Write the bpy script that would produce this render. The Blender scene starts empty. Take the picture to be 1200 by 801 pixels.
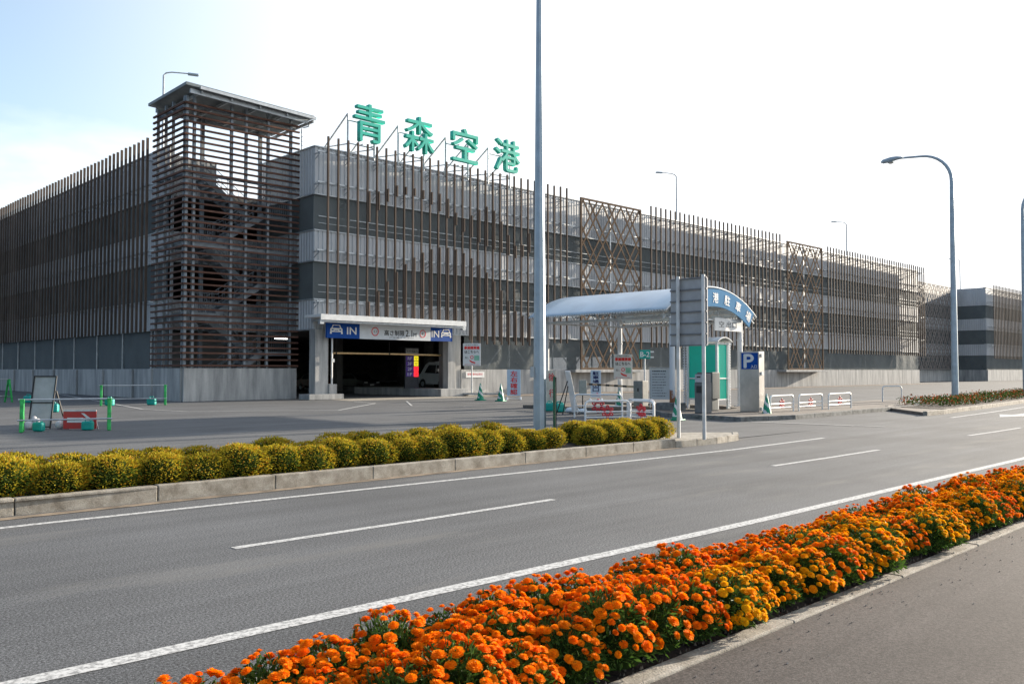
import bpy, bmesh, math, random
from mathutils import Vector, Matrix, Euler
random.seed(7)
scene = bpy.context.scene
C = scene.collection
R = math.radians
PI = math.pi
# ------------------------------------------------------------------ camera
cam = bpy.data.cameras.new('camera'); camo = bpy.data.objects.new('camera', cam); C.objects.link(camo)
cam.sensor_width = 36.0; cam.lens = 30.51; cam.clip_start = 0.05; cam.clip_end = 3000
camo.location = (0, 0, 1.7)
camo.rotation_euler = (R(90 + 1.887), 0, R(-44.4))
scene.camera = camo
# ------------------------------------------------------------------ light
SUN = Vector((1.0, -0.12, 0.215)).normalized()
el = math.asin(SUN.z); az = math.atan2(SUN.x, SUN.y)
world = bpy.data.worlds.new('World'); scene.world = world; world.use_nodes = True
nt = world.node_tree; nt.nodes.clear()
wo = nt.nodes.new('ShaderNodeOutputWorld'); bg = nt.nodes.new('ShaderNodeBackground')
sky = nt.nodes.new('ShaderNodeTexSky'); sky.sky_type = 'NISHITA'; sky.sun_disc = False
sky.sun_elevation = el; sky.sun_rotation = az; sky.air_density = 1.0; sky.dust_density = 1.3; sky.ozone_density = 1.4
bg.inputs['Strength'].default_value = 0.15
# thin high cloud: whitens the sky where the noise is high
tc = nt.nodes.new('ShaderNodeTexCoord')
mp = nt.nodes.new('ShaderNodeMapping'); mp.inputs['Scale'].default_value = (1.0, 1.0, 2.6)
ns = nt.nodes.new('ShaderNodeTexNoise'); ns.inputs['Scale'].default_value = 1.9; ns.inputs['Detail'].default_value = 6
ns.inputs['Roughness'].default_value = 0.55
rp = nt.nodes.new('ShaderNodeValToRGB'); rp.color_ramp.elements[0].position = 0.42; rp.color_ramp.elements[1].position = 0.60
rp.color_ramp.elements[0].color = (0.0, 0.0, 0.0, 1); rp.color_ramp.elements[1].color = (0.95, 0.95, 0.95, 1)
mx = nt.nodes.new('ShaderNodeMix'); mx.data_type = 'RGBA'
cl = nt.nodes.new('ShaderNodeRGB'); cl.outputs[0].default_value = (3.9, 4.0, 4.15, 1)
L = nt.links
L.new(tc.outputs['Generated'], mp.inputs['Vector']); L.new(mp.outputs[0], ns.inputs['Vector'])
L.new(ns.outputs['Fac'], rp.inputs['Fac'])
d2 = nt.nodes.new('ShaderNodeVectorMath'); d2.operation = 'DOT_PRODUCT'; d2.inputs[1].default_value = SUN; L.new(tc.outputs['Generated'], d2.inputs[0])
w1 = nt.nodes.new('ShaderNodeMapRange'); w1.interpolation_type = 'SMOOTHSTEP'; w1.inputs['From Min'].default_value = 0.12; w1.inputs['From Max'].default_value = 0.66
w1.inputs['To Min'].default_value = 0.12; w1.inputs['To Max'].default_value = 0.97; L.new(d2.outputs['Value'], w1.inputs['Value'])
sz = nt.nodes.new('ShaderNodeSeparateXYZ'); L.new(tc.outputs['Generated'], sz.inputs[0])
w2 = nt.nodes.new('ShaderNodeMapRange'); w2.interpolation_type = 'SMOOTHSTEP'; w2.inputs['From Min'].default_value = 0.34; w2.inputs['From Max'].default_value = 0.14
w2.inputs['To Min'].default_value = 0.25; w2.inputs['To Max'].default_value = 1.0; L.new(sz.outputs['Z'], w2.inputs['Value'])
w3 = nt.nodes.new('ShaderNodeMath'); w3.operation = 'MULTIPLY'; L.new(rp.outputs['Color'], w3.inputs[0]); L.new(w2.outputs[0], w3.inputs[1])
w4 = nt.nodes.new('ShaderNodeMath'); w4.operation = 'MAXIMUM'; L.new(w1.outputs[0], w4.inputs[0]); L.new(w3.outputs[0], w4.inputs[1])
L.new(w4.outputs[0], mx.inputs['Factor'])
L.new(sky.outputs[0], mx.inputs['A']); L.new(cl.outputs[0], mx.inputs['B'])
# unseen sky away from the sun, dimmed and blued to darken the left facade
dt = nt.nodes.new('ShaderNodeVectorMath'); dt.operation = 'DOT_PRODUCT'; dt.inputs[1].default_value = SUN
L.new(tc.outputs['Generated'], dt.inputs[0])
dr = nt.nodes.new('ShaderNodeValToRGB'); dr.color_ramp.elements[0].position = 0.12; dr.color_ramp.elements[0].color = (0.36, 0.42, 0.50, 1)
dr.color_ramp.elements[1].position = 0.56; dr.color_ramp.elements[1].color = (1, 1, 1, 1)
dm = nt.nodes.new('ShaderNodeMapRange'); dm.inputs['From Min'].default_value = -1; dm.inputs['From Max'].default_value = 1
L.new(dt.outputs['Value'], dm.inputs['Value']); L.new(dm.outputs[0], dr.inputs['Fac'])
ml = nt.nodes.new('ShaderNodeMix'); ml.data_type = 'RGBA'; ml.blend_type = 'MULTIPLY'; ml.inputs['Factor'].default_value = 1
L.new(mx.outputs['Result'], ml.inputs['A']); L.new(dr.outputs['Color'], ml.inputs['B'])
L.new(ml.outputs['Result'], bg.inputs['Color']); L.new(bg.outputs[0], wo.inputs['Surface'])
sl = bpy.data.lights.new('sun', 'SUN'); sl.energy = 5.0; sl.angle = R(0.6); sl.color = (1.0, 0.885, 0.73)
so = bpy.data.objects.new('sun', sl); C.objects.link(so)
so.rotation_euler = SUN.to_track_quat('Z', 'Y').to_euler(); so.location = (60, -10, 40)
vs = scene.view_settings
vs.view_transform = 'Standard'; vs.look = 'None'; vs.gamma = 1.0; vs.use_curve_mapping = False; vs.exposure = 1.2
scene.cycles.max_bounces = 6; scene.cycles.transparent_max_bounces = 12

# ------------------------------------------------------------------ materials
MATS = {}
def mat(name, col, rough=0.7, metal=0.0, var=0.12, scale=3.0, bump=0.0, bscale=60.0, col2=None, spec=0.5, stretch=None, object_random=0.0, emit=0.0, fine=0.0):
    if name in MATS: return MATS[name]
    m = bpy.data.materials.new(name); m.use_nodes = True
    t = m.node_tree; b = t.nodes['Principled BSDF']; k = t.links
    b.inputs['Roughness'].default_value = rough; b.inputs['Metallic'].default_value = metal
    b.inputs['Specular IOR Level'].default_value = spec
    co = t.nodes.new('ShaderNodeTexCoord'); mp = t.nodes.new('ShaderNodeMapping')
    if stretch: mp.inputs['Scale'].default_value = stretch
    k.new(co.outputs['Object'], mp.inputs['Vector'])
    n = t.nodes.new('ShaderNodeTexNoise'); n.inputs['Scale'].default_value = scale; n.inputs['Detail'].default_value = 6
    n.inputs['Roughness'].default_value = 0.6
    k.new(mp.outputs[0], n.inputs['Vector'])
    r = t.nodes.new('ShaderNodeValToRGB')
    c2 = col2 if col2 else tuple(c * (1 - 2.2 * var) for c in col)
    c1 = tuple(min(1, c * (1 + var)) for c in col)
    r.color_ramp.elements[0].position = 0.32; r.color_ramp.elements[0].color = (*c2, 1)
    r.color_ramp.elements[1].position = 0.68; r.color_ramp.elements[1].color = (*c1, 1)
    k.new(n.outputs['Fac'], r.inputs['Fac'])
    out = r.outputs['Color']
    if fine > 0:
        f = t.nodes.new('ShaderNodeTexNoise'); f.inputs['Scale'].default_value = bscale; f.inputs['Detail'].default_value = 3
        k.new(co.outputs['Object'], f.inputs['Vector'])
        fr = t.nodes.new('ShaderNodeMapRange'); fr.inputs['From Min'].default_value = 0.3; fr.inputs['From Max'].default_value = 0.7
        fr.inputs['To Min'].default_value = 1 - fine; fr.inputs['To Max'].default_value = 1 + fine
        k.new(f.outputs['Fac'], fr.inputs['Value'])
        v = t.nodes.new('ShaderNodeVectorMath'); v.operation = 'SCALE'
        k.new(out, v.inputs[0]); k.new(fr.outputs[0], v.inputs['Scale']); out = v.outputs[0]
    if object_random > 0:
        oi = t.nodes.new('ShaderNodeNewGeometry'); hs = t.nodes.new('ShaderNodeMapRange')
        hs.inputs['To Min'].default_value = 1 - object_random; hs.inputs['To Max'].default_value = 1 + object_random
        k.new(oi.outputs['Random Per Island'], hs.inputs['Value'])
        v = t.nodes.new('ShaderNodeVectorMath'); v.operation = 'SCALE'
        k.new(out, v.inputs[0]); k.new(hs.outputs[0], v.inputs['Scale']); out = v.outputs[0]
    k.new(out, b.inputs['Base Color'])
    if emit > 0:
        b.inputs['Emission Color'].default_value = (*col, 1); b.inputs['Emission Strength'].default_value = emit
    if bump > 0:
        bn = t.nodes.new('ShaderNodeTexNoise'); bn.inputs['Scale'].default_value = bscale; bn.inputs['Detail'].default_value = 3
        k.new(co.outputs['Object'], bn.inputs['Vector'])
        bp = t.nodes.new('ShaderNodeBump'); bp.inputs['Strength'].default_value = bump; bp.inputs['Distance'].default_value = 0.01
        k.new(bn.outputs['Fac'], bp.inputs['Height']); k.new(bp.outputs[0], b.inputs['Normal'])
    MATS[name] = m
    return m

def asphalt(name, col, patches=0.18, speck=0.35, warm=None):
    m = bpy.data.materials.new(name); m.use_nodes = True
    t = m.node_tree; b = t.nodes['Principled BSDF']; k = t.links
    b.inputs['Roughness'].default_value = 0.88; b.inputs['Specular IOR Level'].default_value = 0.3
    co = t.nodes.new('ShaderNodeTexCoord')
    def noise(s, d=4, st=None, rough=0.55):
        n = t.nodes.new('ShaderNodeTexNoise'); n.inputs['Scale'].default_value = s; n.inputs['Detail'].default_value = d
        n.inputs['Roughness'].default_value = rough
        if st:
            mp = t.nodes.new('ShaderNodeMapping'); mp.inputs['Scale'].default_value = st
            k.new(co.outputs['Object'], mp.inputs['Vector']); k.new(mp.outputs[0], n.inputs['Vector'])
        else: k.new(co.outputs['Object'], n.inputs['Vector'])
        return n.outputs['Fac']
    def mr(v, a, bb, lo, hi):
        n = t.nodes.new('ShaderNodeMapRange'); k.new(v, n.inputs['Value'])
        for q, z in zip(('From Min', 'From Max', 'To Min', 'To Max'), (a, bb, lo, hi)): n.inputs[q].default_value = z
        return n.outputs[0]
    def mul(a, c):
        n = t.nodes.new('ShaderNodeMath'); n.operation = 'MULTIPLY'; k.new(a, n.inputs[0]); k.new(c, n.inputs[1]); return n.outputs[0]
    f = mr(noise(0.35, 5), 0.3, 0.7, 1 - patches, 1 + patches)
    f = mul(f, mr(noise(1.0, 4, (0.06, 1.1, 1.0)), 0.3, 0.7, 1 - patches * 0.7, 1 + patches * 0.7))      # wear along the driving direction
    f = mul(f, mr(noise(55, 2), 0.34, 0.66, 1 - speck, 1 + speck))
    f = mul(f, mr(noise(130, 1), 0.35, 0.70, 1 - speck, 1 + speck*1.3))
    f = mul(f, mr(noise(1.0, 5, (0.012, 1.7, 1.0), 0.7), 0.3, 0.7, 1 - patches*0.9, 1 + patches*0.9))
    # dusty stains with their own shape
    st = mr(noise(0.8, 5, (0.25, 1.0, 1.0), 0.65), 0.55, 0.70, 0.0, 0.5)
    v = t.nodes.new('ShaderNodeVectorMath'); v.operation = 'SCALE'; v.inputs[0].default_value = col; k.new(f, v.inputs['Scale'])
    mxx = t.nodes.new('ShaderNodeMix'); mxx.data_type = 'RGBA'; k.new(st, mxx.inputs['Factor']); k.new(v.outputs[0], mxx.inputs['A'])
    w = warm or tuple(c * 1.5 for c in col); mxx.inputs['B'].default_value = (*w, 1)
    k.new(mxx.outputs['Result'], b.inputs['Base Color'])
    bp = t.nodes.new('ShaderNodeBump'); bp.inputs['Strength'].default_value = 0.5; bp.inputs['Distance'].default_value = 0.003
    k.new(noise(150, 3), bp.inputs['Height']); k.new(bp.outputs[0], b.inputs['Normal'])
    MATS[name] = m
    return m

ASPH = asphalt('forecourt_asphalt', (0.118, 0.120, 0.122), 0.16, 0.25)
ROAD = asphalt('road_asphalt', (0.118, 0.120, 0.122), 0.17, 0.55, (0.22, 0.21, 0.19))
WALK = asphalt('sidewalk_asphalt', (0.080, 0.068, 0.062), 0.24, 0.35)

def paint_mat(name, col, wear=0.5):
    m = bpy.data.materials.new(name); m.use_nodes = True; t = m.node_tree; k = t.links; b = t.nodes['Principled BSDF']
    b.inputs['Roughness'].default_value = 0.7
    co = t.nodes.new('ShaderNodeTexCoord'); n = t.nodes.new('ShaderNodeTexNoise'); n.inputs['Scale'].default_value = 22
    n.inputs['Detail'].default_value = 8; n.inputs['Roughness'].default_value = 0.75
    k.new(co.outputs['Object'], n.inputs['Vector'])
    r = t.nodes.new('ShaderNodeValToRGB'); r.color_ramp.elements[0].position = wear - 0.12; r.color_ramp.elements[1].position = wear + 0.02
    r.color_ramp.elements[0].color = (0.24, 0.235, 0.225, 1); r.color_ramp.elements[1].color = (*col, 1)
    k.new(n.outputs['Fac'], r.inputs['Fac']); k.new(r.outputs['Color'], b.inputs['Base Color'])
    return m
LINE = paint_mat('worn_white_road_paint', (0.66, 0.65, 0.62), 0.52)

def netting_mat():
    m = bpy.data.materials.new('dark_netting'); m.use_nodes = True; t = m.node_tree; k = t.links; b = t.nodes['Principled BSDF']
    b.inputs['Base Color'].default_value = (0.20, 0.22, 0.22, 1); b.inputs['Roughness'].default_value = 0.8
    b.inputs['Specular IOR Level'].default_value = 0.2
    co = t.nodes.new('ShaderNodeTexCoord'); n = t.nodes.new('ShaderNodeTexNoise'); n.inputs['Scale'].default_value = 0.8; n.inputs['Detail'].default_value = 3
    k.new(co.outputs['Object'], n.inputs['Vector'])
    r = t.nodes.new('ShaderNodeMapRange'); r.inputs['To Min'].default_value = 0.52; r.inputs['To Max'].default_value = 0.78
    k.new(n.outputs['Fac'], r.inputs['Value'])
    bp = t.nodes.new('ShaderNodeBump'); bp.inputs['Strength'].default_value = 1.0; bp.inputs['Distance'].default_value = 0.04
    n2 = t.nodes.new('ShaderNodeTexNoise'); n2.inputs['Scale'].default_value = 1.3; n2.inputs['Detail'].default_value = 2; n2.inputs['Distortion'].default_value = 1.5
    k.new(co.outputs['Object'], n2.inputs['Vector']); k.new(n2.outputs['Fac'], bp.inputs['Height']); k.new(bp.outputs[0], b.inputs['Normal'])
    tr = t.nodes.new('ShaderNodeBsdfTransparent'); mxs = t.nodes.new('ShaderNodeMixShader')
    k.new(r.outputs[0], mxs.inputs['Fac']); k.new(tr.outputs[0], mxs.inputs[1]); k.new(b.outputs[0], mxs.inputs[2])
    k.new(mxs.outputs[0], t.nodes['Material Output'].inputs['Surface'])
    return m
NET = netting_mat()
def concrete(name, col, streak=0.35, c2=None):
    m = mat(name, col, 0.85, var=0.16, scale=1.4, bump=0.25, bscale=35, stretch=(1.8, 1.8, 0.25), fine=0.08, col2=c2)
    return m
CONC = concrete('wall_concrete', (0.44, 0.43, 0.41), c2=(0.25, 0.25, 0.245))
KERB = mat('kerb_concrete', (0.36, 0.33, 0.28), 0.9, var=0.25, scale=5, bump=0.5, bscale=80, fine=0.18, col2=(0.22, 0.19, 0.15))
KERBD = mat('dark_kerb_concrete', (0.20, 0.20, 0.19), 0.9, var=0.25, scale=4, bump=0.4, bscale=60, fine=0.2)
CLAD = mat('corrugated_cladding', (0.54, 0.55, 0.56), 0.5, 0.1, var=0.07, scale=0.7, stretch=(1, 1, 0.3))
FIN = mat('brown_louvre', (0.125, 0.092, 0.072), 0.75, spec=0.2, var=0.14, scale=2.0, stretch=(1.5, 1.5, 0.4), object_random=0.22)
SLAT = mat('red_brown_slat', (0.125, 0.062, 0.044), 0.75, spec=0.2, var=0.16, scale=2.0, object_random=0.2)
LATT = mat('tan_lattice', (0.165, 0.118, 0.084), 0.95, spec=0.05, var=0.12, scale=2.0, object_random=0.12)
GALV = mat('galvanised_steel', (0.50, 0.53, 0.55), 0.45, 0.55, var=0.10, scale=4)
POLE = mat('grey_blue_pole_paint', (0.40, 0.48, 0.54), 0.45, 0.3, var=0.08, scale=3)
WHITE = mat('white_paint', (0.78, 0.78, 0.76), 0.4, var=0.06, scale=4)
WHITED = mat('weathered_white_paint', (0.68, 0.70, 0.71), 0.5, var=0.10, scale=3, col2=(0.50, 0.50, 0.49))
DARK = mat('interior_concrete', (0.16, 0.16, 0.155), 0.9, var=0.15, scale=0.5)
BLACK = mat('black_rubber', (0.02, 0.02, 0.02), 0.7)
RED = mat('red_sign_paint', (0.70, 0.03, 0.03), 0.5, var=0.06)
BLUE = mat('blue_sign_paint', (0.004, 0.07, 0.34), 0.6, spec=0.2, var=0.05)
TEALL = mat('teal_letter_paint', (0.0, 0.50, 0.37), 0.45, var=0.05)
GREENP = mat('green_plastic', (0.025, 0.42, 0.09), 0.6, var=0.2, scale=6)
TEALP = mat('teal_plastic', (0.0, 0.36, 0.30), 0.45, var=0.08)
CONEG = mat('green_cone_plastic', (0.0, 0.27, 0.15), 0.5, var=0.08)
mat('brown_paving', (0.19,0.16,0.135), 0.9, var=0.2, scale=2, fine=0.2)
SOIL = mat('dark_soil', (0.055, 0.036, 0.025), 0.95, var=0.35, scale=9, bump=1.0, bscale=40, fine=0.5)
INK = mat('black_ink', (0.03, 0.03, 0.03), 0.6)
STEEL = mat('brushed_stainless', (0.55, 0.52, 0.48), 0.34, 0.9, var=0.12, scale=1.2)

# ------------------------------------------------------------------ mesh builder
class MB:
    def __init__(s): s.v = []; s.f = []; s.m = []; s.cur = 0
    def add(s, vs, fs):
        o = len(s.v); s.v += [tuple(p) for p in vs]; s.f += [tuple(i + o for i in f) for f in fs]; s.m += [s.cur] * len(fs); return s
    def box(s, x0, y0, z0, x1, y1, z1):
        x0, x1 = min(x0, x1), max(x0, x1); y0, y1 = min(y0, y1), max(y0, y1); z0, z1 = min(z0, z1), max(z0, z1)
        return s.add([(x0,y0,z0),(x1,y0,z0),(x1,y1,z0),(x0,y1,z0),(x0,y0,z1),(x1,y0,z1),(x1,y1,z1),(x0,y1,z1)],
                     [(0,3,2,1),(4,5,6,7),(0,1,5,4),(1,2,6,5),(2,3,7,6),(3,0,4,7)])
    def bar(s, p, q, w, h=None, up=(0,0,1)):
        p = Vector(p); q = Vector(q); h = h or w; d = (q - p)
        if d.length < 1e-6: return s
        d.normalize(); u = Vector(up)
        if abs(d.dot(u)) > 0.98: u = Vector((0, 1, 0))
        a = d.cross(u).normalized(); b = a.cross(d).normalized()
        vs = []
        for c in (p, q):
            for i, j in ((-1,-1),(1,-1),(1,1),(-1,1)): vs.append(c + a * (i*w/2) + b * (j*h/2))
        return s.add(vs, [(0,1,2,3),(7,6,5,4),(0,4,5,1),(1,5,6,2),(2,6,7,3),(3,7,4,0)])
    def tube(s, pts, r, n=8, r1=None):
        pts = [Vector(p) for p in pts]; N = len(pts); rs = r if isinstance(r, (list, tuple)) else [r + ((r1 if r1 is not None else r) - r) * i / max(1, N-1) for i in range(N)]
        o = len(s.v); prev = None
        for i, p in enumerate(pts):
            d = (pts[min(i+1, N-1)] - pts[max(i-1, 0)]).normalized()
            if prev is None:
                u = Vector((0,0,1)) if abs(d.z) < 0.9 else Vector((1,0,0)); a = d.cross(u).normalized()
            else: a = (prev - d * prev.dot(d)).normalized()
            prev = a; b = d.cross(a)
            for k in range(n):
                t = 2*PI*k/n; s.v.append(tuple(p + (a*math.cos(t) + b*math.sin(t)) * rs[i]))
        for i in range(N-1):
            for k in range(n):
                s.f.append((o+i*n+k, o+i*n+(k+1)%n, o+(i+1)*n+(k+1)%n, o+(i+1)*n+k)); s.m.append(s.cur)
        s.f.append(tuple(o+k for k in range(n))[::-1]); s.m.append(s.cur)
        s.f.append(tuple(o+(N-1)*n+k for k in range(n))); s.m.append(s.cur)
        return s
    def lathe(s, prof, n=16, c=(0,0)):
        o = len(s.v)
        for r, z in prof:
            for k in range(n): t = 2*PI*k/n; s.v.append((c[0]+r*math.cos(t), c[1]+r*math.sin(t), z))
        for i in range(len(prof)-1):
            for k in range(n): s.f.append((o+i*n+k, o+i*n+(k+1)%n, o+(i+1)*n+(k+1)%n, o+(i+1)*n+k)); s.m.append(s.cur)
        s.f.append(tuple(o+k for k in range(n))[::-1]); s.m.append(s.cur)
        s.f.append(tuple(o+(len(prof)-1)*n+k for k in range(n))); s.m.append(s.cur)
        return s
    def prism(s, poly, axis, a, b):
        """poly of 2D points extruded along axis ('x','y','z') from a to b"""
        n = len(poly)
        def P(u, v, w): return {'x': (w,u,v), 'y': (u,w,v), 'z': (u,v,w)}[axis]
        vs = [P(u,v,a) for u,v in poly] + [P(u,v,b) for u,v in poly]
        fs = [tuple(range(n))[::-1], tuple(range(n, 2*n))] + [(i,(i+1)%n,n+(i+1)%n,n+i) for i in range(n)]
        return s.add(vs, fs)
    def sheet(s, p, z): return s.add([(x,y,z) for x,y in p], [tuple(range(len(p)))])
    def build(s, name, m, parent=None, smooth=False, bevel=0.0, origin=None, fix=True):
        me = bpy.data.meshes.new(name)
        ox = Vector(origin) if origin is not None else Vector((0,0,0))
        me.from_pydata([tuple(Vector(p) - ox) for p in s.v], [], s.f)
        ms = m if isinstance(m, (list, tuple)) else [m]
        for q in ms: me.materials.append(q)
        if len(ms) > 1: me.polygons.foreach_set('material_index', s.m)
        if fix:
            bm = bmesh.new(); bm.from_mesh(me); bmesh.ops.recalc_face_normals(bm, faces=bm.faces); bm.to_mesh(me); bm.free()
        if smooth:
            me.polygons.foreach_set('use_smooth', [True]*len(me.polygons)); me.set_sharp_from_angle(angle=R(40))
        me.update()
        o = bpy.data.objects.new(name, me); C.objects.link(o)
        if origin is not None: o.location = origin
        if parent: o.parent = parent
        if bevel > 0:
            b = o.modifiers.new('bevel', 'BEVEL'); b.width = bevel; b.segments = 2; b.limit_method = 'ANGLE'
        return o
def tag(o, label=None, cat=None, group=None, kind=None):
    if label: o['label'] = label
    if cat: o['category'] = cat
    if group: o['group'] = group
    if kind: o['kind'] = kind
    return o
def thing(name, label, cat, loc=(0,0,0), rz=0, group=None):
    o = bpy.data.objects.new(name, None); C.objects.link(o); o.empty_display_size = 0.3
    o.location = loc; o.rotation_euler = (0, 0, rz)
    return tag(o, label, cat, group)
def copy_tree(o, parent=None):
    c = o.copy(); C.objects.link(c); c.parent = parent
    for ch in list(o.children): copy_tree(ch, c)
    return c
def place(proto, first, loc, rz, label, scale=None):
    o = proto if first else copy_tree(proto)
    o.location = loc; o.rotation_euler = (0, 0, rz); o['label'] = label
    if scale: o.scale = scale
    return o
FACE = R(-44.4)          # turns a board squarely to the footpath where the photographer stands

def text(body, m, parent, cx, cz, w, h, y, depth=0.004, bold=0.0, name='lettering', rot=0, mode='fit'):
    """flat raised lettering standing in the local xz plane, facing -y"""
    c = bpy.data.curves.new(name, 'FONT'); c.body = body; c.extrude = depth / max(h, 1e-3) * 0.5; c.align_x = 'LEFT'
    c.resolution_u = 4
    o = bpy.data.objects.new(name, c); C.objects.link(o)
    dg = bpy.context.evaluated_depsgraph_get(); me = bpy.data.meshes.new_from_object(o.evaluated_get(dg))
    bpy.data.objects.remove(o); bpy.data.curves.remove(c)
    xs = [v.co.x for v in me.vertices]; ys = [v.co.y for v in me.vertices]; zs = [v.co.z for v in me.vertices]
    if not xs: return None
    bx, by = (min(xs)+max(xs))/2, (min(ys)+max(ys))/2
    sx, sy = w/(max(xs)-min(xs)), h/(max(ys)-min(ys))
    if mode == 'keep': sx = sy = min(sx, sy)
    zt = max(zs) - min(zs) or 1
    cr, sr = math.cos(rot), math.sin(rot)
    for v in me.vertices:
        X = (v.co.x-bx)*sx; Z = (v.co.y-by)*sy; D = (v.co.z-min(zs))/zt*depth
        v.co = (cx + X*cr - Z*sr, y - D, cz + X*sr + Z*cr)
    if bold > 0:
        bm = bmesh.new(); bm.from_mesh(me); k = bold*max(w, h)*0.8; src = list(bm.verts)+list(bm.edges)+list(bm.faces)
        for j, (dx, dz) in enumerate(((k,0),(-k,0),(0,k),(0,-k))):
            r_ = bmesh.ops.duplicate(bm, geom=src)
            bmesh.ops.translate(bm, verts=[v for v in r_['geom'] if isinstance(v, bmesh.types.BMVert)], vec=(dx, -0.0006*(j+1)*(1 if depth < 0.05 else 8), dz))
        bm.to_mesh(me); bm.free()
    me.materials.clear(); me.materials.append(m)
    me.name = name
    o = bpy.data.objects.new(name, me); C.objects.link(o); o.parent = parent
    return o
def vtext(body, m, parent, cx, ztop, zbot, w, y, **kw):
    n = len(body); st = (ztop-zbot)/n
    for i, ch in enumerate(body): text(ch, m, parent, cx, ztop - st*(i+0.5), w, st*0.84, y, name='character', **kw)

# =================================================================== SETTING
def struct(o): return tag(o, kind='structure')
g = MB(); g.sheet([(-600,-600),(1500,-600),(1500,1500),(-600,1500)], -0.02); struct(g.build('ground', ASPH))
# forecourt in front of the car park
g = MB(); g.sheet([(-60,11.8),(200,11.8),(200,120),(-60,120)], -0.008); struct(g.build('forecourt', ASPH))
g = MB(); g.sheet([(-60,4.1),(20,4.1),(45,4.4),(90,8.0),(180,24),(180,34),(90,16.2),(45,12.9),(33,12.0),(19,11.6),(-60,11.6)], 0.0); struct(g.build('road', ROAD))
g = MB(); g.sheet([(-60,-12),(90,-12),(90,2.87),(-60,2.87)], 0.012); struct(g.build('sidewalk', WALK))
# distant low land beyond the right-hand end of the road
g = MB(); g.prism([(-60,0),(60,0),(48,3),(20,4.5),(-30,4.2)], 'y', 620, 1300); 
# markings
def strip(path, w, z=0.004):
    mb = MB(); pts = [Vector((x,y,0)) for x,y in path]; Ls = []; Rs = []
    for i, p in enumerate(pts):
        d = (pts[min(i+1,len(pts)-1)] - pts[max(i-1,0)]).normalized(); n = Vector((-d.y,d.x,0)); Ls.append(p+n*w/2); Rs.append(p-n*w/2)
    mb.add([(p.x,p.y,z) for p in Ls]+[(p.x,p.y,z) for p in Rs], [(len(pts)+i, len(pts)+i+1, i+1, i) for i in range(len(pts)-1)])
    return mb
def mark(path, w, z=0.004): return struct(strip(path, w, z).build('road_marking', LINE))
mark([(-40,5.3),(1.4,5.30),(5,5.2),(9,5.12),(19,5.12),(45,5.5),(90,9)], 0.15)
mark([(-40,10.62),(3,10.60),(7,10.42),(12,10.2),(16.5,10.05),(21,10.2)], 0.12)
mark([(33.3,11.35),(39,11.7),(45,12.2),(60,13.0),(90,15.4)], 0.14)
for a in range(-3, 9):
    x = 3.95 + a*10.25
    if x < 15: y = 7.85
    else: y = 7.85 + (x-15)**2*0.0007
    mark([(x, y),(x+2.2, y-0.02),(x+4.5, y)], 0.11)
mark([(25.9,15.1),(26.45,10.9)], 0.14, 0.008)
# lines on the forecourt
mark([(21.4,72),(15.2,38.9)], 0.14, 0.002); mark([(15.2,38.9),(15.65,35.4),(20.9,32.0),(26.5,37.2),(27.2,40.2)], 0.15, 0.002)
mark([(29.5,38.2),(60,38.6),(118,39.6)], 0.12, 0.002)
mark([(26,33.5),(29.6,38.6)], 0.10, 0.002)
# painted arrow on the road at the right
g = MB(); g.sheet([(35.0,10.25),(37.2,9.55),(37.2,9.95),(39.4,9.95),(39.8,9.5),(41.0,9.5),(40.4,10.0),(43,10.0),(43,10.45),(37.2,10.45),(37.2,10.9)], 0.004)
g.sheet([(43.6,9.4),(48,9.4),(48,9.8),(43.6,9.8)], 0.004); g.sheet([(44,10.2),(48.5,10.2),(48.5,10.6),(44,10.6)], 0.004)
struct(g.build('road_marking', LINE))
# concrete apron at the entrance
g = MB(); g.sheet([(27.6,41.2),(39,41.2),(41,44.4),(28.3,44.4)], 0.0); struct(g.build('concrete_apron', KERB))
g = MB(); g.sheet([(38.6,40.9),(119.5,42.0),(119.5,44.4),(41,44.4)], 0.004); struct(g.build('worn_verge', mat('brown_dust', (0.20,0.155,0.12), 0.95, var=0.3, scale=1.2, fine=0.2)))

# kerbs in blocks
def kerb_run(path, w, z0, z1, blk=2.0, m=KERB, name='kerb', gap=0.012):
    mb = MB(); pts = [Vector((x,y)) for x,y in path]
    for a, b in zip(pts, pts[1:]):
        Lh = (b-a).length; n = max(1, round(Lh/blk)); d = (b-a)/n; dn = d.normalized(); nn = Vector((-dn.y, dn.x))
        for i in range(n):
            p = a + d*i + dn*gap/2; q = a + d*(i+1) - dn*gap/2; j = random.uniform(-0.004, 0.004)
            vs = []
            for z in (z0, z1+j):
                for e in (p, q, q+nn*w, p+nn*w): vs.append((e.x, e.y, z))
            mb.add(vs, [(0,3,2,1),(4,5,6,7),(0,1,5,4),(1,2,6,5),(2,3,7,6),(3,0,4,7)])
    return struct(mb.build(name, m, bevel=0.012))
kerb_run([(-20,2.87),(60,2.87)], 0.13, -0.1, 0.03, 0.6*3)
kerb_run([(-20,4.12),(40,4.12)], 0.12, -0.1, 0.10, 1.8)
g = MB()
N = 220
for i in range(N+1):
    x = -4 + i*0.12
    for j in range(8): g.v.append((x, 3.0 + j*1.11/7, 0.012 + 0.05*math.sin(j/7*PI) + random.uniform(-0.012, 0.014)))
for i in range(N):
    for j in range(7): g.f.append((i*8+j, (i+1)*8+j, (i+1)*8+j+1, i*8+j+1)); g.m.append(0)
struct(g.build('planting_bed', SOIL, smooth=False))
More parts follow.
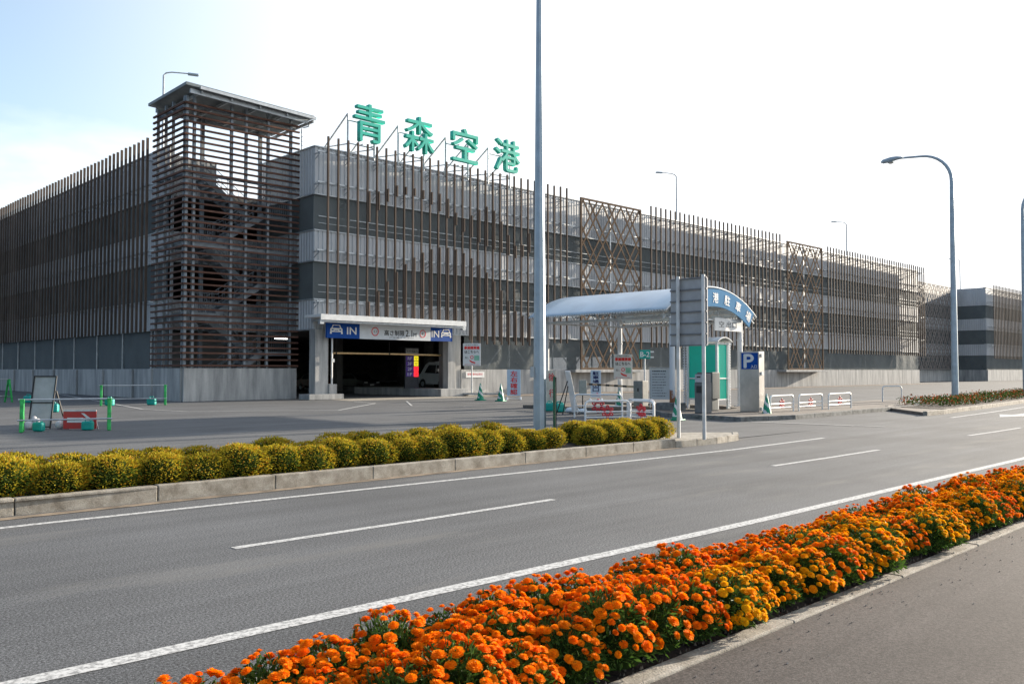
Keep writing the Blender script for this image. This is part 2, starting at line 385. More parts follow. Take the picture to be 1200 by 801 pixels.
# hedge island: long kerb, soil, far kerb
HK = [(-24,11.45),(3,11.42),(8,11.28),(13,11.2),(16,11.18)]
kerb_run(HK, 0.16, -0.05, 0.20)
kerb_run([(16,11.18),(17.6,11.15),(18.8,11.3),(19.5,11.75)], 0.14, -0.05, 0.15, 0.8)
kerb_run([(19.5,11.75),(19.0,12.3),(17.5,13.3)], 0.14, -0.05, 0.14, 0.8)
kerb_run([(17.5,13.35),(-24,13.45)], 0.12, -0.05, 0.16, 2.0)
g = MB(); g.sheet([(-24,11.55),(16,11.3),(16,13.3),(-24,13.4)], 0.165); struct(g.build('planting_bed', SOIL))
g = MB(); g.prism([(16,11.3),(17.6,11.28),(18.7,11.42),(19.3,11.8),(18.9,12.3),(17.5,13.25),(16,13.3)], 'z', 0.0, 0.14); struct(g.build('island_paving', KERB))
g = MB(); g.sheet([(-24,11.18),(8,11.10),(16,11.02),(16,11.19),(8,11.28),(-24,11.44)], 0.006); struct(g.build('gutter', mat('gutter_dirt', (0.26,0.20,0.14), 0.95, var=0.3, scale=3, fine=0.2)))
# right hand island with flower bed and lamp
RK = [(34.2,12.5),(36,12.55),(42,13.0),(50,13.7),(60,14.6),(90,17.6)]
kerb_run(RK, 0.16, -0.05, 0.16)
g = MB(); g.prism([(37.6,12.85),(42,13.15),(50,13.85),(60,14.75),(90,17.75),(90,20.5),(60,18.6),(46,17.2),(38.6,15.6)], 'z', 0.0, 0.13); struct(g.build('planting_bed', SOIL))
g = MB(); g.prism([(34.3,12.6),(37.6,12.85),(38.6,15.6),(37.4,15.2)], 'z', 0.0, 0.11); struct(g.build('island_paving', MATS['brown_paving']))
kerb_run([(38.5,15.7),(46,17.3),(60,18.7),(90,20.6)], 0.14, -0.05, 0.15, 2.0)
# ticket gate islands
g = MB(); g.prism([(25.9,15.5),(28.4,14.9),(31.5,15.0),(40.5,15.3),(46.5,17.5),(46.5,19.6),(40,19.2),(34.6,20.5),(34.6,28),(33.6,28),(33.6,21.0),(31.9,19.2),(30.4,19.0),(30.4,21.0),(28.6,21.0),(26.6,19.0)], 'z', 0.0, 0.135); struct(g.build('island_paving', mat('brown_paving', (0.19,0.16,0.135), 0.9, var=0.2, scale=2, fine=0.2)))
kerb_run([(28.4,14.82),(25.8,15.42),(26.5,19.1),(28.5,21.15)][::-1], 0.15, -0.05, 0.15, 1.2, KERBD)
kerb_run([(28.4,14.82),(31.5,14.92),(40.6,15.2),(46.7,17.4)], 0.15, -0.05, 0.15, 2.0, KERBD)
g = MB(); g.prism([(28.3,24.0),(31.6,23.0),(31.6,28.2),(28.3,28.2)], 'z', 0, 0.13); struct(g.build('island_paving', MATS['brown_paving'], bevel=0.02))

# =================================================================== CAR PARK
def corr(mb, p, q, z0, z1, pitch=0.30, dep=0.05, out=(0,-1)):
    """corrugated sheet standing on the line p..q"""
    p = Vector(p); q = Vector(q); d = (q-p); n = int(d.length/pitch); d = d/n; o = Vector(out)*dep
    pr = [(0,0),(0.55,0),(0.68,1),(0.87,1)]
    pts = []
    for i in range(n):
        for a, b in pr: e = p + d*(i+a) - o*b; pts.append(e)
    pts.append(q)
    k = len(pts); mb.add([(e.x,e.y,z0) for e in pts]+[(e.x,e.y,z1) for e in pts], [(i,i+1,k+i+1,k+i) for i in range(k-1)])
BANDS = [(4.13,5.92),(8.19,10.02),(12.16,15.0)]
GAPS = [(1.8,4.13),(5.92,8.19),(10.02,12.16)]
YF, XL, XR, YB, XC = 44.6, 21.2, 119.3, 112.0, 27.35
car_park = thing('parking_garage', 'long three-storey car park clad in pale corrugated bands behind brown vertical louvres', 'car park', (XC, YF, 0))
def cp(mb, name, m, parent=None, root=car_park, **kw):
    o = mb.build(name, m, None, **kw)
    rl = root.location
    o.data.transform(Matrix.Translation(-rl)); o.parent = parent or root
    return o
for z0, z1 in BANDS:
    mb = MB()
    corr(mb, (XC,YF), (XR,YF), z0, z1)
    corr(mb, (XL,YB), (XL,50.6), z0, z1, out=(-1,0))
    corr(mb, (XC,51), (XC,YF), z0, z1, out=(-1,0))
    corr(mb, (XL,51), (24.3 if z0 > 12 else XC, 51), z0, z1 - (0.4 if z0 > 12 else 0))
    corr(mb, (XR,YF), (XR,YB), z0, z1, out=(1,0))
    # backing skin keeps light out of the ribs
    mb.box(XC+0.08,YF+0.10,z0,XR-0.08,YF+0.24,z1); mb.box(XL+0.10,50.7,z0,XL+0.24,YB,z1)
    mb.box(XR-0.24,YF+0.3,z0,XR-0.10,YB,z1); mb.box(XC+0.1,YF+0.3,z0,XC+0.22,51,z1); mb.box(XL+0.3,51.08,z0,24.25,51.2,z1-0.42)
    mb.box(XL,YB,z0,XR,YB+0.15,z1)
    cp(mb, 'cladding_band', CLAD)
    mb = MB()   # metal flashings along the edges of the band
    for z in (z0, z1):
        mb.box(XC-0.05,YF-0.06,z-0.04,XR+0.05,YF+0.26,z+0.03)
        mb.box(XL-0.06,50.62,z-0.04,XL+0.26,YB,z+0.03); mb.box(XC-0.06,YF+0.27,z-0.04,XC+0.24,51,z+0.03)
    cp(mb, 'flashing', GALV)
# netting with real slack folds
def net_sheet(mb, p, q, z0, z1, out, seg=0.6, amp=0.07, bay=4.6):
    p = Vector(p); q = Vector(q); Ln = (q-p).length; n = int(Ln/seg); m = 5
    o = len(mb.v)
    for i in range(n+1):
        s = Ln*i/n; e = p + (q-p)*(i/n); bayf = abs(math.sin(PI*s/bay))
        for j in range(m+1):
            t = j/m; a = amp*bayf*math.sin(PI*t)*(math.sin(s*2.1+z0)+1.1) + random.uniform(-0.006,0.006)*math.sin(PI*t)
            mb.v.append((e.x+out[0]*a, e.y+out[1]*a, z0+(z1-z0)*t))
    for i in range(n):
        for j in range(m): mb.f.append((o+i*(m+1)+j, o+(i+1)*(m+1)+j, o+(i+1)*(m+1)+j+1, o+i*(m+1)+j+1)); mb.m.append(mb.cur)
for k, (z0, z1) in enumerate(GAPS):
    mb = MB()
    net_sheet(mb, (39.2 if k == 0 else XC,YF+0.12), (XR,YF+0.12), z0, z1, (0,-1))
    net_sheet(mb, (XL+0.12,YB), (XL+0.12,50.8), z0, z1, (-1,0))
    if k: net_sheet(mb, (XC+0.1,51), (XC+0.1,YF+0.12), z0, z1, (-1,0), amp=0.03)
    net_sheet(mb, (XR-0.12,YF+0.12), (XR-0.12,YB), z0, z1, (1,0))
    cp(mb, 'netting', NET, smooth=True)
# slabs, roof deck, columns, rear wall, guard rails
mb = MB()
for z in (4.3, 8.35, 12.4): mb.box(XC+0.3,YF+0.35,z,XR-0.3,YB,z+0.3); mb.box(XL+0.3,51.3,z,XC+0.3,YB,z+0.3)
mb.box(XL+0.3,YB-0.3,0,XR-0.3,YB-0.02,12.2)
cp(mb, 'floor_slab', DARK)
mb = MB(); x = XC+1.2
xs = [28.9+9.2*i for i in range(10)]
for x in xs:
    for y in (YF+0.8, YF+14, YF+30, YF+46):
        if y > YF+31: continue
        mb = MB()
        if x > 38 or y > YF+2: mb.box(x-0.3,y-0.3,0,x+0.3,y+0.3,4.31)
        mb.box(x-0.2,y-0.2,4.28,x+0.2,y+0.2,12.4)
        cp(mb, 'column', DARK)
mb = MB()   # light posts and diagonal braces right behind the netting
x = 43.6
while x < XR-1:
    mb = MB(); mb.box(x-0.05,YF+0.2,1.8,x+0.05,YF+0.3,4.1)
    mb.bar((x-0.1,YF+0.34,4.0),(x-2.2,YF+0.34,1.85),0.07); mb.bar((x+0.1,YF+0.34,4.0),(x+2.2,YF+0.34,1.85),0.07)
    cp(mb, 'steel_post', GALV)
    x += 4.6
y = 53.0
while y < YB:
    mb = MB(); mb.box(XL+0.0,y-0.05,1.8,XL+0.08,y+0.05,4.1); cp(mb, 'steel_post', GALV); y += 4.6
mb = MB()
for z in (6.75, 10.85): mb.box(XC+0.3,YF+0.02,z,XR,YF+0.07,z+0.05); mb.box(XC+0.3,YF+0.02,z-0.4,XR,YF+0.05,z-0.37)
cp(mb, 'guard_rail', GALV)
# concrete plinth wall, in cast bays
mb = MB(); x = 38.75; w = [2.35]+[3.0]*40
i = 0
while x < XR-0.1:
    x1 = min(XR, x + (2.35 if i == 0 else 3.02)); mb.box(x+0.006,YF-0.10,0,x1-0.006,YF+0.10,1.78+random.uniform(-.004,.004)); x = x1; i += 1
y = 50.6; i = 0
while y < YB:
    mb.box(XL-0.10,y+0.006,0,XL+0.10,y+5.05,1.80); mb.box(XL-0.24,y+4.75,0,XL-0.11,y+5.15,1.76); y += 5.1
mb.box(XR-0.1,YF+0.12,0,XR+0.1,YB,1.8)
cp(mb, 'concrete_wall', CONC, bevel=0.015)
# entrance columns and footing
mb = MB(); mb.box(XC-0.05,YF-0.25,0.3,XC+0.85,YF+0.4,4.12); mb.box(XC-0.6,YF-0.55,0.0,XC+1.75,YF+0.6,0.32); mb.box(XC+0.86,YF-0.35,0.32,XC+1.4,YF+0.5,0.9)
cp(mb, 'entrance_column', CONC, bevel=0.02)
mb = MB(); mb.box(37.5,YF-0.2,0.3,38.15,YF+0.35,4.1); mb.box(38.15,YF-0.05,0,38.76,YF+0.3,4.12)
cp(mb, 'entrance_column', CONC, bevel=0.02)
mb = MB(); mb.box(36.3,YF-0.9,0,38.74,YF+9,0.5); mb.box(38.7,YF-0.6,0,40.9,YF-0.11,0.32)
cp(mb, 'kerb_plinth', CONC, bevel=0.02)
mb = MB(); mb.box(38.75,YF+0.4,0,58,YF+20,0.42)
cp(mb, 'raised_floor', DARK)
mb = MB(); mb.tube([(28.42,YF-0.3,0.9),(28.42,YF-0.3,4.0)],0.05); mb.box(28.34,YF-0.42,2.2,28.52,YF-0.36,2.4)
cp(mb, 'white_pipe', WHITE)
# canopy above the entrance
mb = MB(); mb.box(26.75,42.85,4.78,37.65,YF+0.05,4.86); mb.box(26.7,42.78,4.60,37.7,42.86,4.92)
k = 0
xx = 26.75
while xx < 37.5: mb.box(xx,42.80,4.86,xx+0.14,YF,4.93); xx += 0.28
cp(mb, 'entrance_canopy', WHITE)
mb = MB(); mb.tube([(26.8,42.9,4.52),(37.6,42.9,4.50)],0.07); mb.box(26.7,42.85,4.36,26.95,43.1,4.62); mb.box(37.45,42.85,4.36,37.7,43.1,4.62)
for x in (27.2,30,33,36,37.4): mb.bar((x,43.0,4.7),(x,YF,4.6),0.08,0.12)
cp(mb, 'canopy_beam', GALV)

# vertical louvre screens
def fin_screen(x0, x1, y, zb, zt, stag=False, sp=0.70, skip=None, name='louvre_screen', root=car_park, along='x'):
    mb = MB(); n = round((x1-x0)/sp)
    for i in range(n+1):
        x = x0 + (x1-x0)*i/n; z0 = zb
        if skip and x < skip: z0 = 4.98
        top = zt + random.uniform(-0.03,0.03)
        def B(xc, yy, a, b, w=0.095, d=0.12):
            if along == 'x': mb.box(xc-w/2, yy-d/2, a, xc+w/2, yy+d/2, b)
            else: mb.box(yy-d/2, xc-w/2, a, yy+d/2, xc+w/2, b)
        if stag:
            u = i/n
            c1 = 5.6 + 4.2*max(0, math.sin((u-0.12)*5.0)); c2 = c1 + 2.4 + 1.8*math.sin(u*9)
            B(x, y, z0, top)
            if 0.10 < u < 0.86:
                B(x+0.12, y-0.05, z0-0.25, min(c1, top-1), 0.085, 0.11)
                if c2 < top-3: B(x+0.12, y-0.05, c2+0.8, min(top-2.2, c2+2.6+math.sin(u*23)), 0.085, 0.11)
        else: B(x, y, z0, top) if along == 'x' else B(x, y, z0, top, 0.10, 0.135)
    return cp(mb, name, FIN, root=root)
def rails(x0, x1, y, yw, zs=(14.55,12.75,8.75,5.75), root=car_park, along='x'):
    mb = MB()
    for z in zs:
        if along == 'x':
            mb.box(x0-0.5,y+0.09,z-0.04,x1+0.5,y+0.17,z+0.04)
            if z < 14: mb.box(x0-0.5,y+0.3,z-0.10,x1+0.5,y+0.36,z-0.03)
            x = x0-0.3
            while x < x1+0.4:
                mb.bar((x,y+0.14,z-0.06),(x,yw,z-0.06),0.06,0.08); mb.bar((x,y+0.2,z-0.1),(x,yw,z-0.42),0.04); x += 2.1
        else:
            mb.box(y+0.09,x0,z-0.04,y+0.17,x1,z+0.04)
            x = x0
            while x < x1: mb.bar((y+0.14,x,z-0.06),(yw,x,z-0.06),0.06,0.08); x += 2.1
    return cp(mb, 'bracket_rail', GALV, root=root)
YP = 43.8
fin_screen(27.75, 48.7, YP, 3.75, 15.5, True, skip=38.4)
fin_screen(59.3, 81.1, YP, 3.65, 15.55)
fin_screen(91.7, 119.4, YP, 3.6, 15.35)
fin_screen(51.9, 104, 20.4, 4.0, 15.55, along='y', sp=0.68)
rails(27.6, 49.2, YP, YF-0.02); rails(59.0, 81.5, YP, YF-0.02); rails(91.5, 119.2, YP, YF-0.02)
rails(51.0, 104, 20.4, XL, along='y')

def lattice(x0, x1, z0, z1, y, m=LATT, root=car_park, per=3.3, name='lattice_panel', slope=1.42, w=0.13):
    mb = MB()
    mb.box(x0,y-0.06,z0,x0+0.15,y+0.06,z1); mb.box(x1-0.15,y-0.06,z0,x1,y+0.06,z1)
    mb.box(x0+0.15,y-0.055,z0,x1-0.15,y+0.055,z0+0.15); mb.box(x0+0.15,y-0.055,z1-0.15,x1-0.15,y+0.055,z1)
    a, b, c, d = x0+0.15, x1-0.15, z0+0.15, z1-0.15
    H = slope*(b-a)
    for sgn, yy in ((1,y-0.003),(-1,y)):
        k = c - H
        while k < d + H:
            for off in (0, 1.0):
                zz = k + off
                # line z = zz + sgn*slope*(x-a) (for -1 start at the right)
                if sgn > 0: f = lambda x: zz + slope*(x-a)
                else: f = lambda x: zz + slope*(b-x)
                pts = []
                for X in (a, b):
                    if c <= f(X) <= d: pts.append((X, f(X)))
                for Z in (c, d):
                    X = a + (Z-zz)/slope if sgn > 0 else b - (Z-zz)/slope
                    if a < X < b: pts.append((X, Z))
                if len(pts) >= 2:
                    pts.sort(); mb.bar((pts[0][0],yy,pts[0][1]),(pts[-1][0],yy,pts[-1][1]),w,0.055,up=(0,1,0))
            k += per
    return cp(mb, name, m, root=root)
for x0, x1 in ((50.25,57.9),(82.5,90.3)):
    lattice(x0, x1, 1.78, 15.05, YP)
    mb = MB(); mb.box(x0-1.0,YP-0.35,1.56,x1+0.2,YF-0.11,1.76); 
    cp(mb, 'panel_sill', CONC, bevel=0.02)
    mb = MB()
    for z in (14.5,12.75,8.75,5.75):
        for x in (x0+0.1,(x0+x1)/2,x1-0.1): mb.bar((x,YP+0.1,z),(x,YF-0.02,z),0.07)
        mb.box(x0+0.2,YP+0.14,z-0.05,x1-0.2,YP+0.2,z+0.05)
    mb.box((x0+x1)/2-0.07,YP+0.14,1.8,(x0+x1)/2+0.07,YP+0.24,15)
    cp(mb, 'bracket_rail', GALV)

# ceiling lights behind the entrance and on the stair side
TUBE = mat('lit_fluorescent_tube', (1.0,0.98,0.92), emit=3.0, var=0.0)
for (x,y,z,dx,where) in ((33.5,59,4.1,1.3,'deep inside the entrance above the height bar'),(36.6,47.6,4.1,1.3,'just behind the right end of the entrance sign'),(41.6,52,4.1,1.0,'above the white van roof'),(26.9,53.8,3.95,1.6,'behind the stair tower slats beside the left entrance column')):
    t = thing('ceiling_light', 'lit white fluorescent tube '+where, 'ceiling light', (x,y,z), 0, 'fluorescent tubes under the garage ceiling')
    m_ = MB(); m_.tube([(-dx/2,0,0),(dx/2,0,0)],0.035); m_.build('tube', TUBE, t)
    m_ = MB(); m_.box(-dx/2,-0.06,0.04,dx/2,0.06,0.12); m_.box(-0.05,-0.03,0.12,0.05,0.03,0.2); m_.build('housing', WHITE, t)

# =================================================================== STAIR TOWER
TX0, TX1, TY0, TY1 = 20.35, 27.25, 46.5, 50.4
STC = mat('painted_stair_steel', (0.26,0.295,0.325), 0.6, 0.2, var=0.1)
tower = thing('stair_tower', 'tall open stair tower wrapped in horizontal red-brown slats with a flat metal roof', 'stair tower', (TX0, TY0, 0))
def tp(mb, name, m, **kw): return cp(mb, name, m, root=tower, **kw)
mb = MB()
mb.box(TX0,TY0-0.1,0,TX1+0.05,TY0+0.1,1.84); mb.box(TX0-0.1,TY0+0.1,0,TX0+0.1,TY1+0.4,1.84); mb.box(TX0-0.22,TY1-0.1,0,TX0-0.1,TY1+0.4,1.8)
tp(mb, 'concrete_wall', CONC, bevel=0.015)
mb = MB()
for i in range(43):
    z = 1.98 + i*0.345; mb.box(TX0-0.12,TY0-0.18,z-0.05,TX1+0.1,TY0-0.06,z+0.05)
tp(mb, 'slat_screen', SLAT)
mb = MB()
for i in range(43):
    z = 1.98 + i*0.345; mb.box(TX0-0.16,TY0-0.055,z-0.052,TX0-0.05,TY1+0.25,z+0.052)
tp(mb, 'slat_screen', SLAT)
mb = MB()
for x in (20.42,20.85,23.05,23.95,25.35,26.85): tp(MB().box(x-0.07,TY0-0.05,1.85,x+0.07,TY0+0.12,16.9), 'steel_post', STC)
for y in (46.69,48.2,49.2,50.3): tp(MB().box(TX0-0.04,y-0.06,1.85,TX0+0.1,y+0.06,16.9), 'steel_post', STC)
for x in (23.05,26.85): tp(MB().box(x-0.1,50.2,0,x+0.1,50.4,17.0), 'steel_post', STC)
for z in (4.6,8.7,12.7,16.5): tp(MB().box(TX0,TY0+0.13,z-0.1,TX1,TY0+0.25,z+0.1).box(TX0+0.11,TY0+0.25,z-0.1,TX0+0.23,TY1,z+0.1), 'ring_beam', STC)
xl, xr = 22.4, 25.3
for k in range(4):
    zl = 0.9 + 4.05*k; zr = zl + 1.9
    if zl > 12.9: break
    mb = MB()
    # lower flight (front) rising right, upper flight (rear) rising left
    for (xa, za, xb, zb, ya, yb) in ((xl, zl, xr, zr, 46.85, 48.1), (xr, zr, xl, zl+4.05, 48.6, 49.9)):
        if zb > 13.2: continue
        for yy in (ya, yb): mb.bar((xa,yy,za-0.05),(xb,yy,zb-0.05),0.06,0.34)
        for i in range(10):
            t = (i+0.5)/10; xx = xa+(xb-xa)*t; zz = za+(zb-za)*t; mb.box(xx-0.15,ya,zz-0.02,xx+0.15,yb,zz+0.02)
            mb.box(xx-0.01,ya+0.04,zz-0.16,xx+0.01,yb-0.04,zz+0.0)
        for yy in (ya, yb):
            for hh in (0.55, 1.05): mb.tube([(xa,yy,za+hh),(xb,yy,zb+hh)],0.022,6)
            for i in range(9):
                t = i/8; xx = xa+(xb-xa)*t; zz = za+(zb-za)*t; mb.tube([(xx,yy,zz),(xx,yy,zz+1.05)],0.014,5)
    tp(mb, 'stair_flight', STC)
    for (a, b, z) in ((20.7, xl, zl), (xr, 27.0, zr)):
        n = 12; mb = MB(); mb.box(a,46.8,z-0.22,b,50.0,z)
        for i in range(n+1): xx = a+(b-a)*i/n; mb.tube([(xx,46.85,z),(xx,46.85,z+1.1)],0.014,5)
        mb.tube([(a,46.85,z+1.1),(b,46.85,z+1.1)],0.025,6)
        tp(mb, 'landing', STC)
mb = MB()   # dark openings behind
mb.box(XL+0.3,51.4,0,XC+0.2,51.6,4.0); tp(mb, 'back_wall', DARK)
mb = MB()
PST = None
P = [(19.95,45.6,17.36),(27.9,45.6,17.10),(27.9,50.75,17.02),(19.95,50.75,17.28)]
mb.add([(x,y,z) for x,y,z in P]+[(x,y,z-0.16) for x,y,z in P], [(0,1,2,3),(7,6,5,4),(0,4,5,1),(1,5,6,2),(2,6,7,3),(3,7,4,0)])
rf = tp(mb, 'roof', mat('roof_sheet', (0.20,0.23,0.24), 0.5, 0.2, var=0.1))
mb = MB(); mb.bar((20.7,45.52,17.16),(27.95,45.52,16.93),0.12,0.15); 
for i in range(5): x = 20.9+i*1.75; mb.bar((x,45.7,17.08-(x-19.75)*.034),(x,50.7,16.99-(x-19.75)*.034),0.1,0.16)
mb.bar((20.3,45.9,17.0),(27.6,45.9,16.77),0.12,0.25); mb.bar((20.3,50.5,16.9),(27.6,50.5,16.7),0.12,0.25)
mb.tube([(27.9,46.1,16.9),(27.9,46.2,16.6),(27.5,46.35,16.4),(27.5,46.35,12.0)],0.05,8)
tp(mb, 'roof_frame', GALV)

# =================================================================== SECOND BUILDING (far right)
b2 = thing('parking_annex', 'farther banded car park block with pale bands and fine louvres at the right edge', 'car park', (151.3, 46, 0))
def p2(mb, name, m, **kw): return cp(mb, name, m, root=b2, **kw)
for z0, z1 in BANDS:
    mb = MB(); corr(mb, (151.3,46), (260,46), z0, z1); corr(mb, (151.3,51), (151.3,46), z0, z1, out=(-1,0)); corr(mb,(119.6,51),(151.3,51),z0,z1)
    mb.box(151.5,46.1,z0,260,46.3,z1); mb.box(151.42,46.3,z0,151.6,51,z1); mb.box(119.6,51.1,z0,151.3,51.3,z1)
    mb.box(151.2,45.94,z1-0.02,260,46.35,z1+0.06)
    p2(mb, 'cladding_band', CLAD)
for z0, z1 in GAPS:
    mb = MB(); net_sheet(mb, (151.4,46.1), (260,46.1), z0, z1, (0,-1)); net_sheet(mb, (151.4,51), (151.4,46.1), z0, z1, (-1,0), amp=0.02); net_sheet(mb, (119.6,51.05), (151.3,51.05), z0, z1, (0,-1))
    p2(mb, 'netting', NET, smooth=True)
mb = MB(); mb.box(151.3,45.9,0,260,46.12,1.8); mb.box(151.2,46.13,0,151.4,51,1.8); mb.box(119.6,50.9,0,151.1,51.1,1.8)
p2(mb, 'concrete_wall', CONC, bevel=0.02)
mb = MB()
for z in (4.3,8.35,12.4): mb.box(151.7,46.5,z,260,100,z+0.3); mb.box(119.8,51.4,z,151.6,100,z+0.3)
mb.box(119.8,99,0,260,99.5,12.2); mb.box(259.6,46.4,0,259.9,99,15); mb.box(119.8,51.6,12.3,120,99,15)  # unseen end wall added to keep low sun from leaking through the annex
p2(mb, 'floor_slab', DARK)
fin_screen(152.5, 258, 45.2, 3.6, 15.4, root=b2, sp=0.75)
rails(152, 258, 45.2, 45.98, root=b2)
lattice(133, 150.4, 1.9, 15.1, 50.2, m=mat('dark_lattice', (0.16,0.14,0.13), 0.7), root=b2, per=2.6, w=0.18)

# =================================================================== ROOFTOP LETTERS
for ch, x0, x1, zt, zb, word in (('青',29.55,31.75,17.95,15.65,'first'),('森',33.35,35.70,17.98,15.72,'second'),('空',37.3,39.55,17.98,15.75,'third'),('港',41.2,43.6,17.98,15.75,'fourth')):
    cx = (x0+x1)/2
    t = thing('rooftop_letter', f'teal green character {ch} on a white pipe frame, {word} from left above the entrance', 'sign letter', (cx,44.0,15.03), 0, 'teal characters along the roof edge')
    text(ch, TEALL, t, 0, (zt+zb)/2-15.03, x1-x0, zt-zb, 0.0, depth=0.30, bold=0.010, name='character')
    mb = MB(); fx = -(x1-x0)/2-0.05; h = 2.25
    for xx in (fx, (x1-x0)/2-0.3):
        mb.tube([(xx,0.42,-0.25),(xx,0.42,h+0.05)],0.055,8); mb.tube([(xx,0.42,h+0.05),(xx,3.0,0.7)],0.055,8); mb.tube([(xx,3.0,0.7),(xx,3.0,-2.4)],0.055,8); mb.tube([(xx,0.42,0.45),(xx,3.0,0.7)],0.045,8)
        mb.tube([(xx,0.42,-0.2),(xx,1.0,-0.2)],0.045,8)
    for z in (0.5, 1.9): mb.tube([(fx,0.42,z),((x1-x0)/2-0.3,0.42,z)],0.04,8); mb.tube([(-0.3,0.42,z),(-0.3,0.02,z)],0.035,6); mb.tube([(0.45,0.42,z),(0.45,0.02,z)],0.035,6)
    mb.tube([(fx,0.42,0.45),((x1-x0)/2-0.3,3.0,0.7)],0.035,8)
    mb.build('pipe_frame', WHITED, t, smooth=True)

# =================================================================== ENTRANCE SIGN
s = thing('entrance_sign', 'long blue and white height limit sign board with IN panels under the entrance canopy', 'sign', (32.85,43.9,3.62))
mb = MB(); mb.box(-5.05,0,0,-2.75,0.14,0.90); mb.build('blue_panel', BLUE, s)
mb = MB(); mb.box(2.75,0,0,4.6,0.14,0.90); mb.build('blue_panel', BLUE, s)
mb = MB(); mb.box(-2.749,0.0,0,2.749,0.14,0.90); mb.build('white_panel', mat('sign_white', (0.66,0.70,0.74), 0.5, var=0.04), s)
mb = MB(); mb.bar((-4.6,0.2,0.9),(-4.6,0.2,1.1),0.08); mb.bar((4.4,0.2,0.9),(4.4,0.2,1.1),0.08); mb.bar((0,0.2,0.9),(0,0.2,1.1),0.08); mb.box(-5.05,0.141,0.02,4.6,0.2,0.88); mb.build('frame', GALV, s)
text('IN', WHITE, s, -3.32, 0.46, 0.66, 0.42, -0.002, bold=0.02); text('IN', WHITE, s, 3.14, 0.46, 0.62, 0.42, -0.002, bold=0.02)
text('高さ制限', INK, s, -0.15, 0.42, 1.55, 0.34, -0.002, bold=0.006); text('2.1', INK, s, 0.98, 0.43, 0.52, 0.42, -0.002, bold=0.012); text('M', INK, s, 1.46, 0.36, 0.24, 0.24, -0.002, bold=0.01)
text('ご注意ください', INK, s, 0.4, 0.14, 1.9, 0.08, -0.002)
def pic_car(cx):
    mb = MB(); Y0, Y1 = -0.012, -0.002
    mb.prism([(cx-0.42,0.36),(cx+0.42,0.36),(cx+0.42,0.55),(cx+0.34,0.60),(cx-0.34,0.60),(cx-0.42,0.55)], 'y', Y0, Y1)
    for sg in (-1,1):
        mb.prism([(cx+sg*0.34,0.601),(cx+sg*0.27,0.601),(cx+sg*0.2,0.74),(cx+sg*0.26,0.74)], 'y', Y0, Y1)
        mb.box(cx+sg*0.38-0.06,Y0,0.25,cx+sg*0.38+0.06,Y1,0.359)
    mb.box(cx-0.26,Y0,0.741,cx+0.26,Y1,0.79)
    mb.build('car_symbol', WHITE, s)
    mb = MB(); mb.box(cx-0.33,-0.018,0.45,cx-0.2,-0.013,0.52); mb.box(cx+0.2,-0.018,0.45,cx+0.33,-0.013,0.52); mb.box(cx-0.12,-0.018,0.42,cx+0.12,-0.013,0.46); mb.build('car_symbol_detail', BLUE, s)
pic_car(-4.4); pic_car(4.05)
def ring(mb, cx, cz, r, w, y0, y1, n=28):
    vs = []; 
    for k in range(n):
        t = 2*PI*k/n
        for rr, yy in ((r,y0),(r-w,y0),(r,y1),(r-w,y1)): vs.append((cx+rr*math.cos(t),yy,cz+rr*math.sin(t)))
    fs = []
    for k in range(n):
        a = 4*k; b = 4*((k+1)%n); fs += [(a,b,b+1,a+1),(a,a+2,b+2,b),(a+1,b+1,b+3,a+3)]
    mb.add(vs, fs)
mb = MB(); ring(mb, -1.62, 0.47, 0.27, 0.055, -0.012, 0); mb.build('limit_symbol', RED, s)
mb = MB(); ring(mb, 2.1, 0.44, 0.25, 0.05, -0.012, 0); mb.build('limit_symbol', RED, s)
text('2.1', INK, s, -1.62, 0.47, 0.26, 0.14, -0.002); text('車', INK, s, 2.1, 0.44, 0.18, 0.18, -0.002)
# height bar
t = thing('height_bar', 'tan striped height limit bar hanging across the garage entrance', 'height bar', (33.4,45.4,2.77))
mb = MB(); mb.tube([(-4.2,0,0),(0,0,0)],0.06,10); mb.tube([(0.02,0,0),(4.3,0,-0.03)],0.06,10); mb.build('bar', mat('tan_bar_paint', (0.62,0.42,0.20), 0.5, var=0.1), t, smooth=True)
mb = MB()
for x in (-4.0,0.0,4.1): mb.tube([(x,0,0.06),(x,0,1.3)],0.012,5); mb.tube([(x-0.05,0,0),(x+0.05,0,0)],0.068,10)
mb.build('hanger', INK, t)
# vacancy board
t = thing('vacancy_board', 'dark vacancy board listing four floors with yellow and red lamps inside the entrance', 'information sign', (36.5,47.0,0.5), R(-14))
mb = MB(); mb.box(-0.5,0,0,0.5,0.18,2.75); mb.build('cabinet', mat('dark_cabinet', (0.05,0.05,0.06), 0.6), t)
mb = MB(); mb.box(-0.45,-0.02,2.35,0.45,-0.001,2.68); mb.build('header_panel', mat('grey_panel', (0.35,0.35,0.33)), t)
text('駐車場案内', INK, t, 0, 2.52, 0.8, 0.16, -0.022)
YL = mat('lit_yellow_lamp', (0.75,0.62,0.02), emit=0.5, var=0); RL = mat('lit_red_lamp', (0.95,0.02,0.03), emit=0.9, var=0); PUR = mat('purple_panel', (0.07,0.03,0.20), emit=0.10, var=0)
for i, (fl, m_, w_) in enumerate((('RF',YL,'空'),('3F',YL,'空'),('2F',RL,'満'),('1F',RL,'満'))):
    z = 2.03-0.36*i
    mb = MB(); mb.box(-0.45,-0.02,z-0.15,0.12,-0.001,z+0.15); mb.build('floor_panel', PUR, t)
    mb = MB(); mb.box(0.14,-0.02,z-0.16,0.46,-0.001,z+0.16); mb.build('status_lamp', m_, t)
    text(fl, WHITE, t, -0.17, z, 0.32, 0.2, -0.022); text(w_, INK, t, 0.3, z, 0.2, 0.2, -0.022)

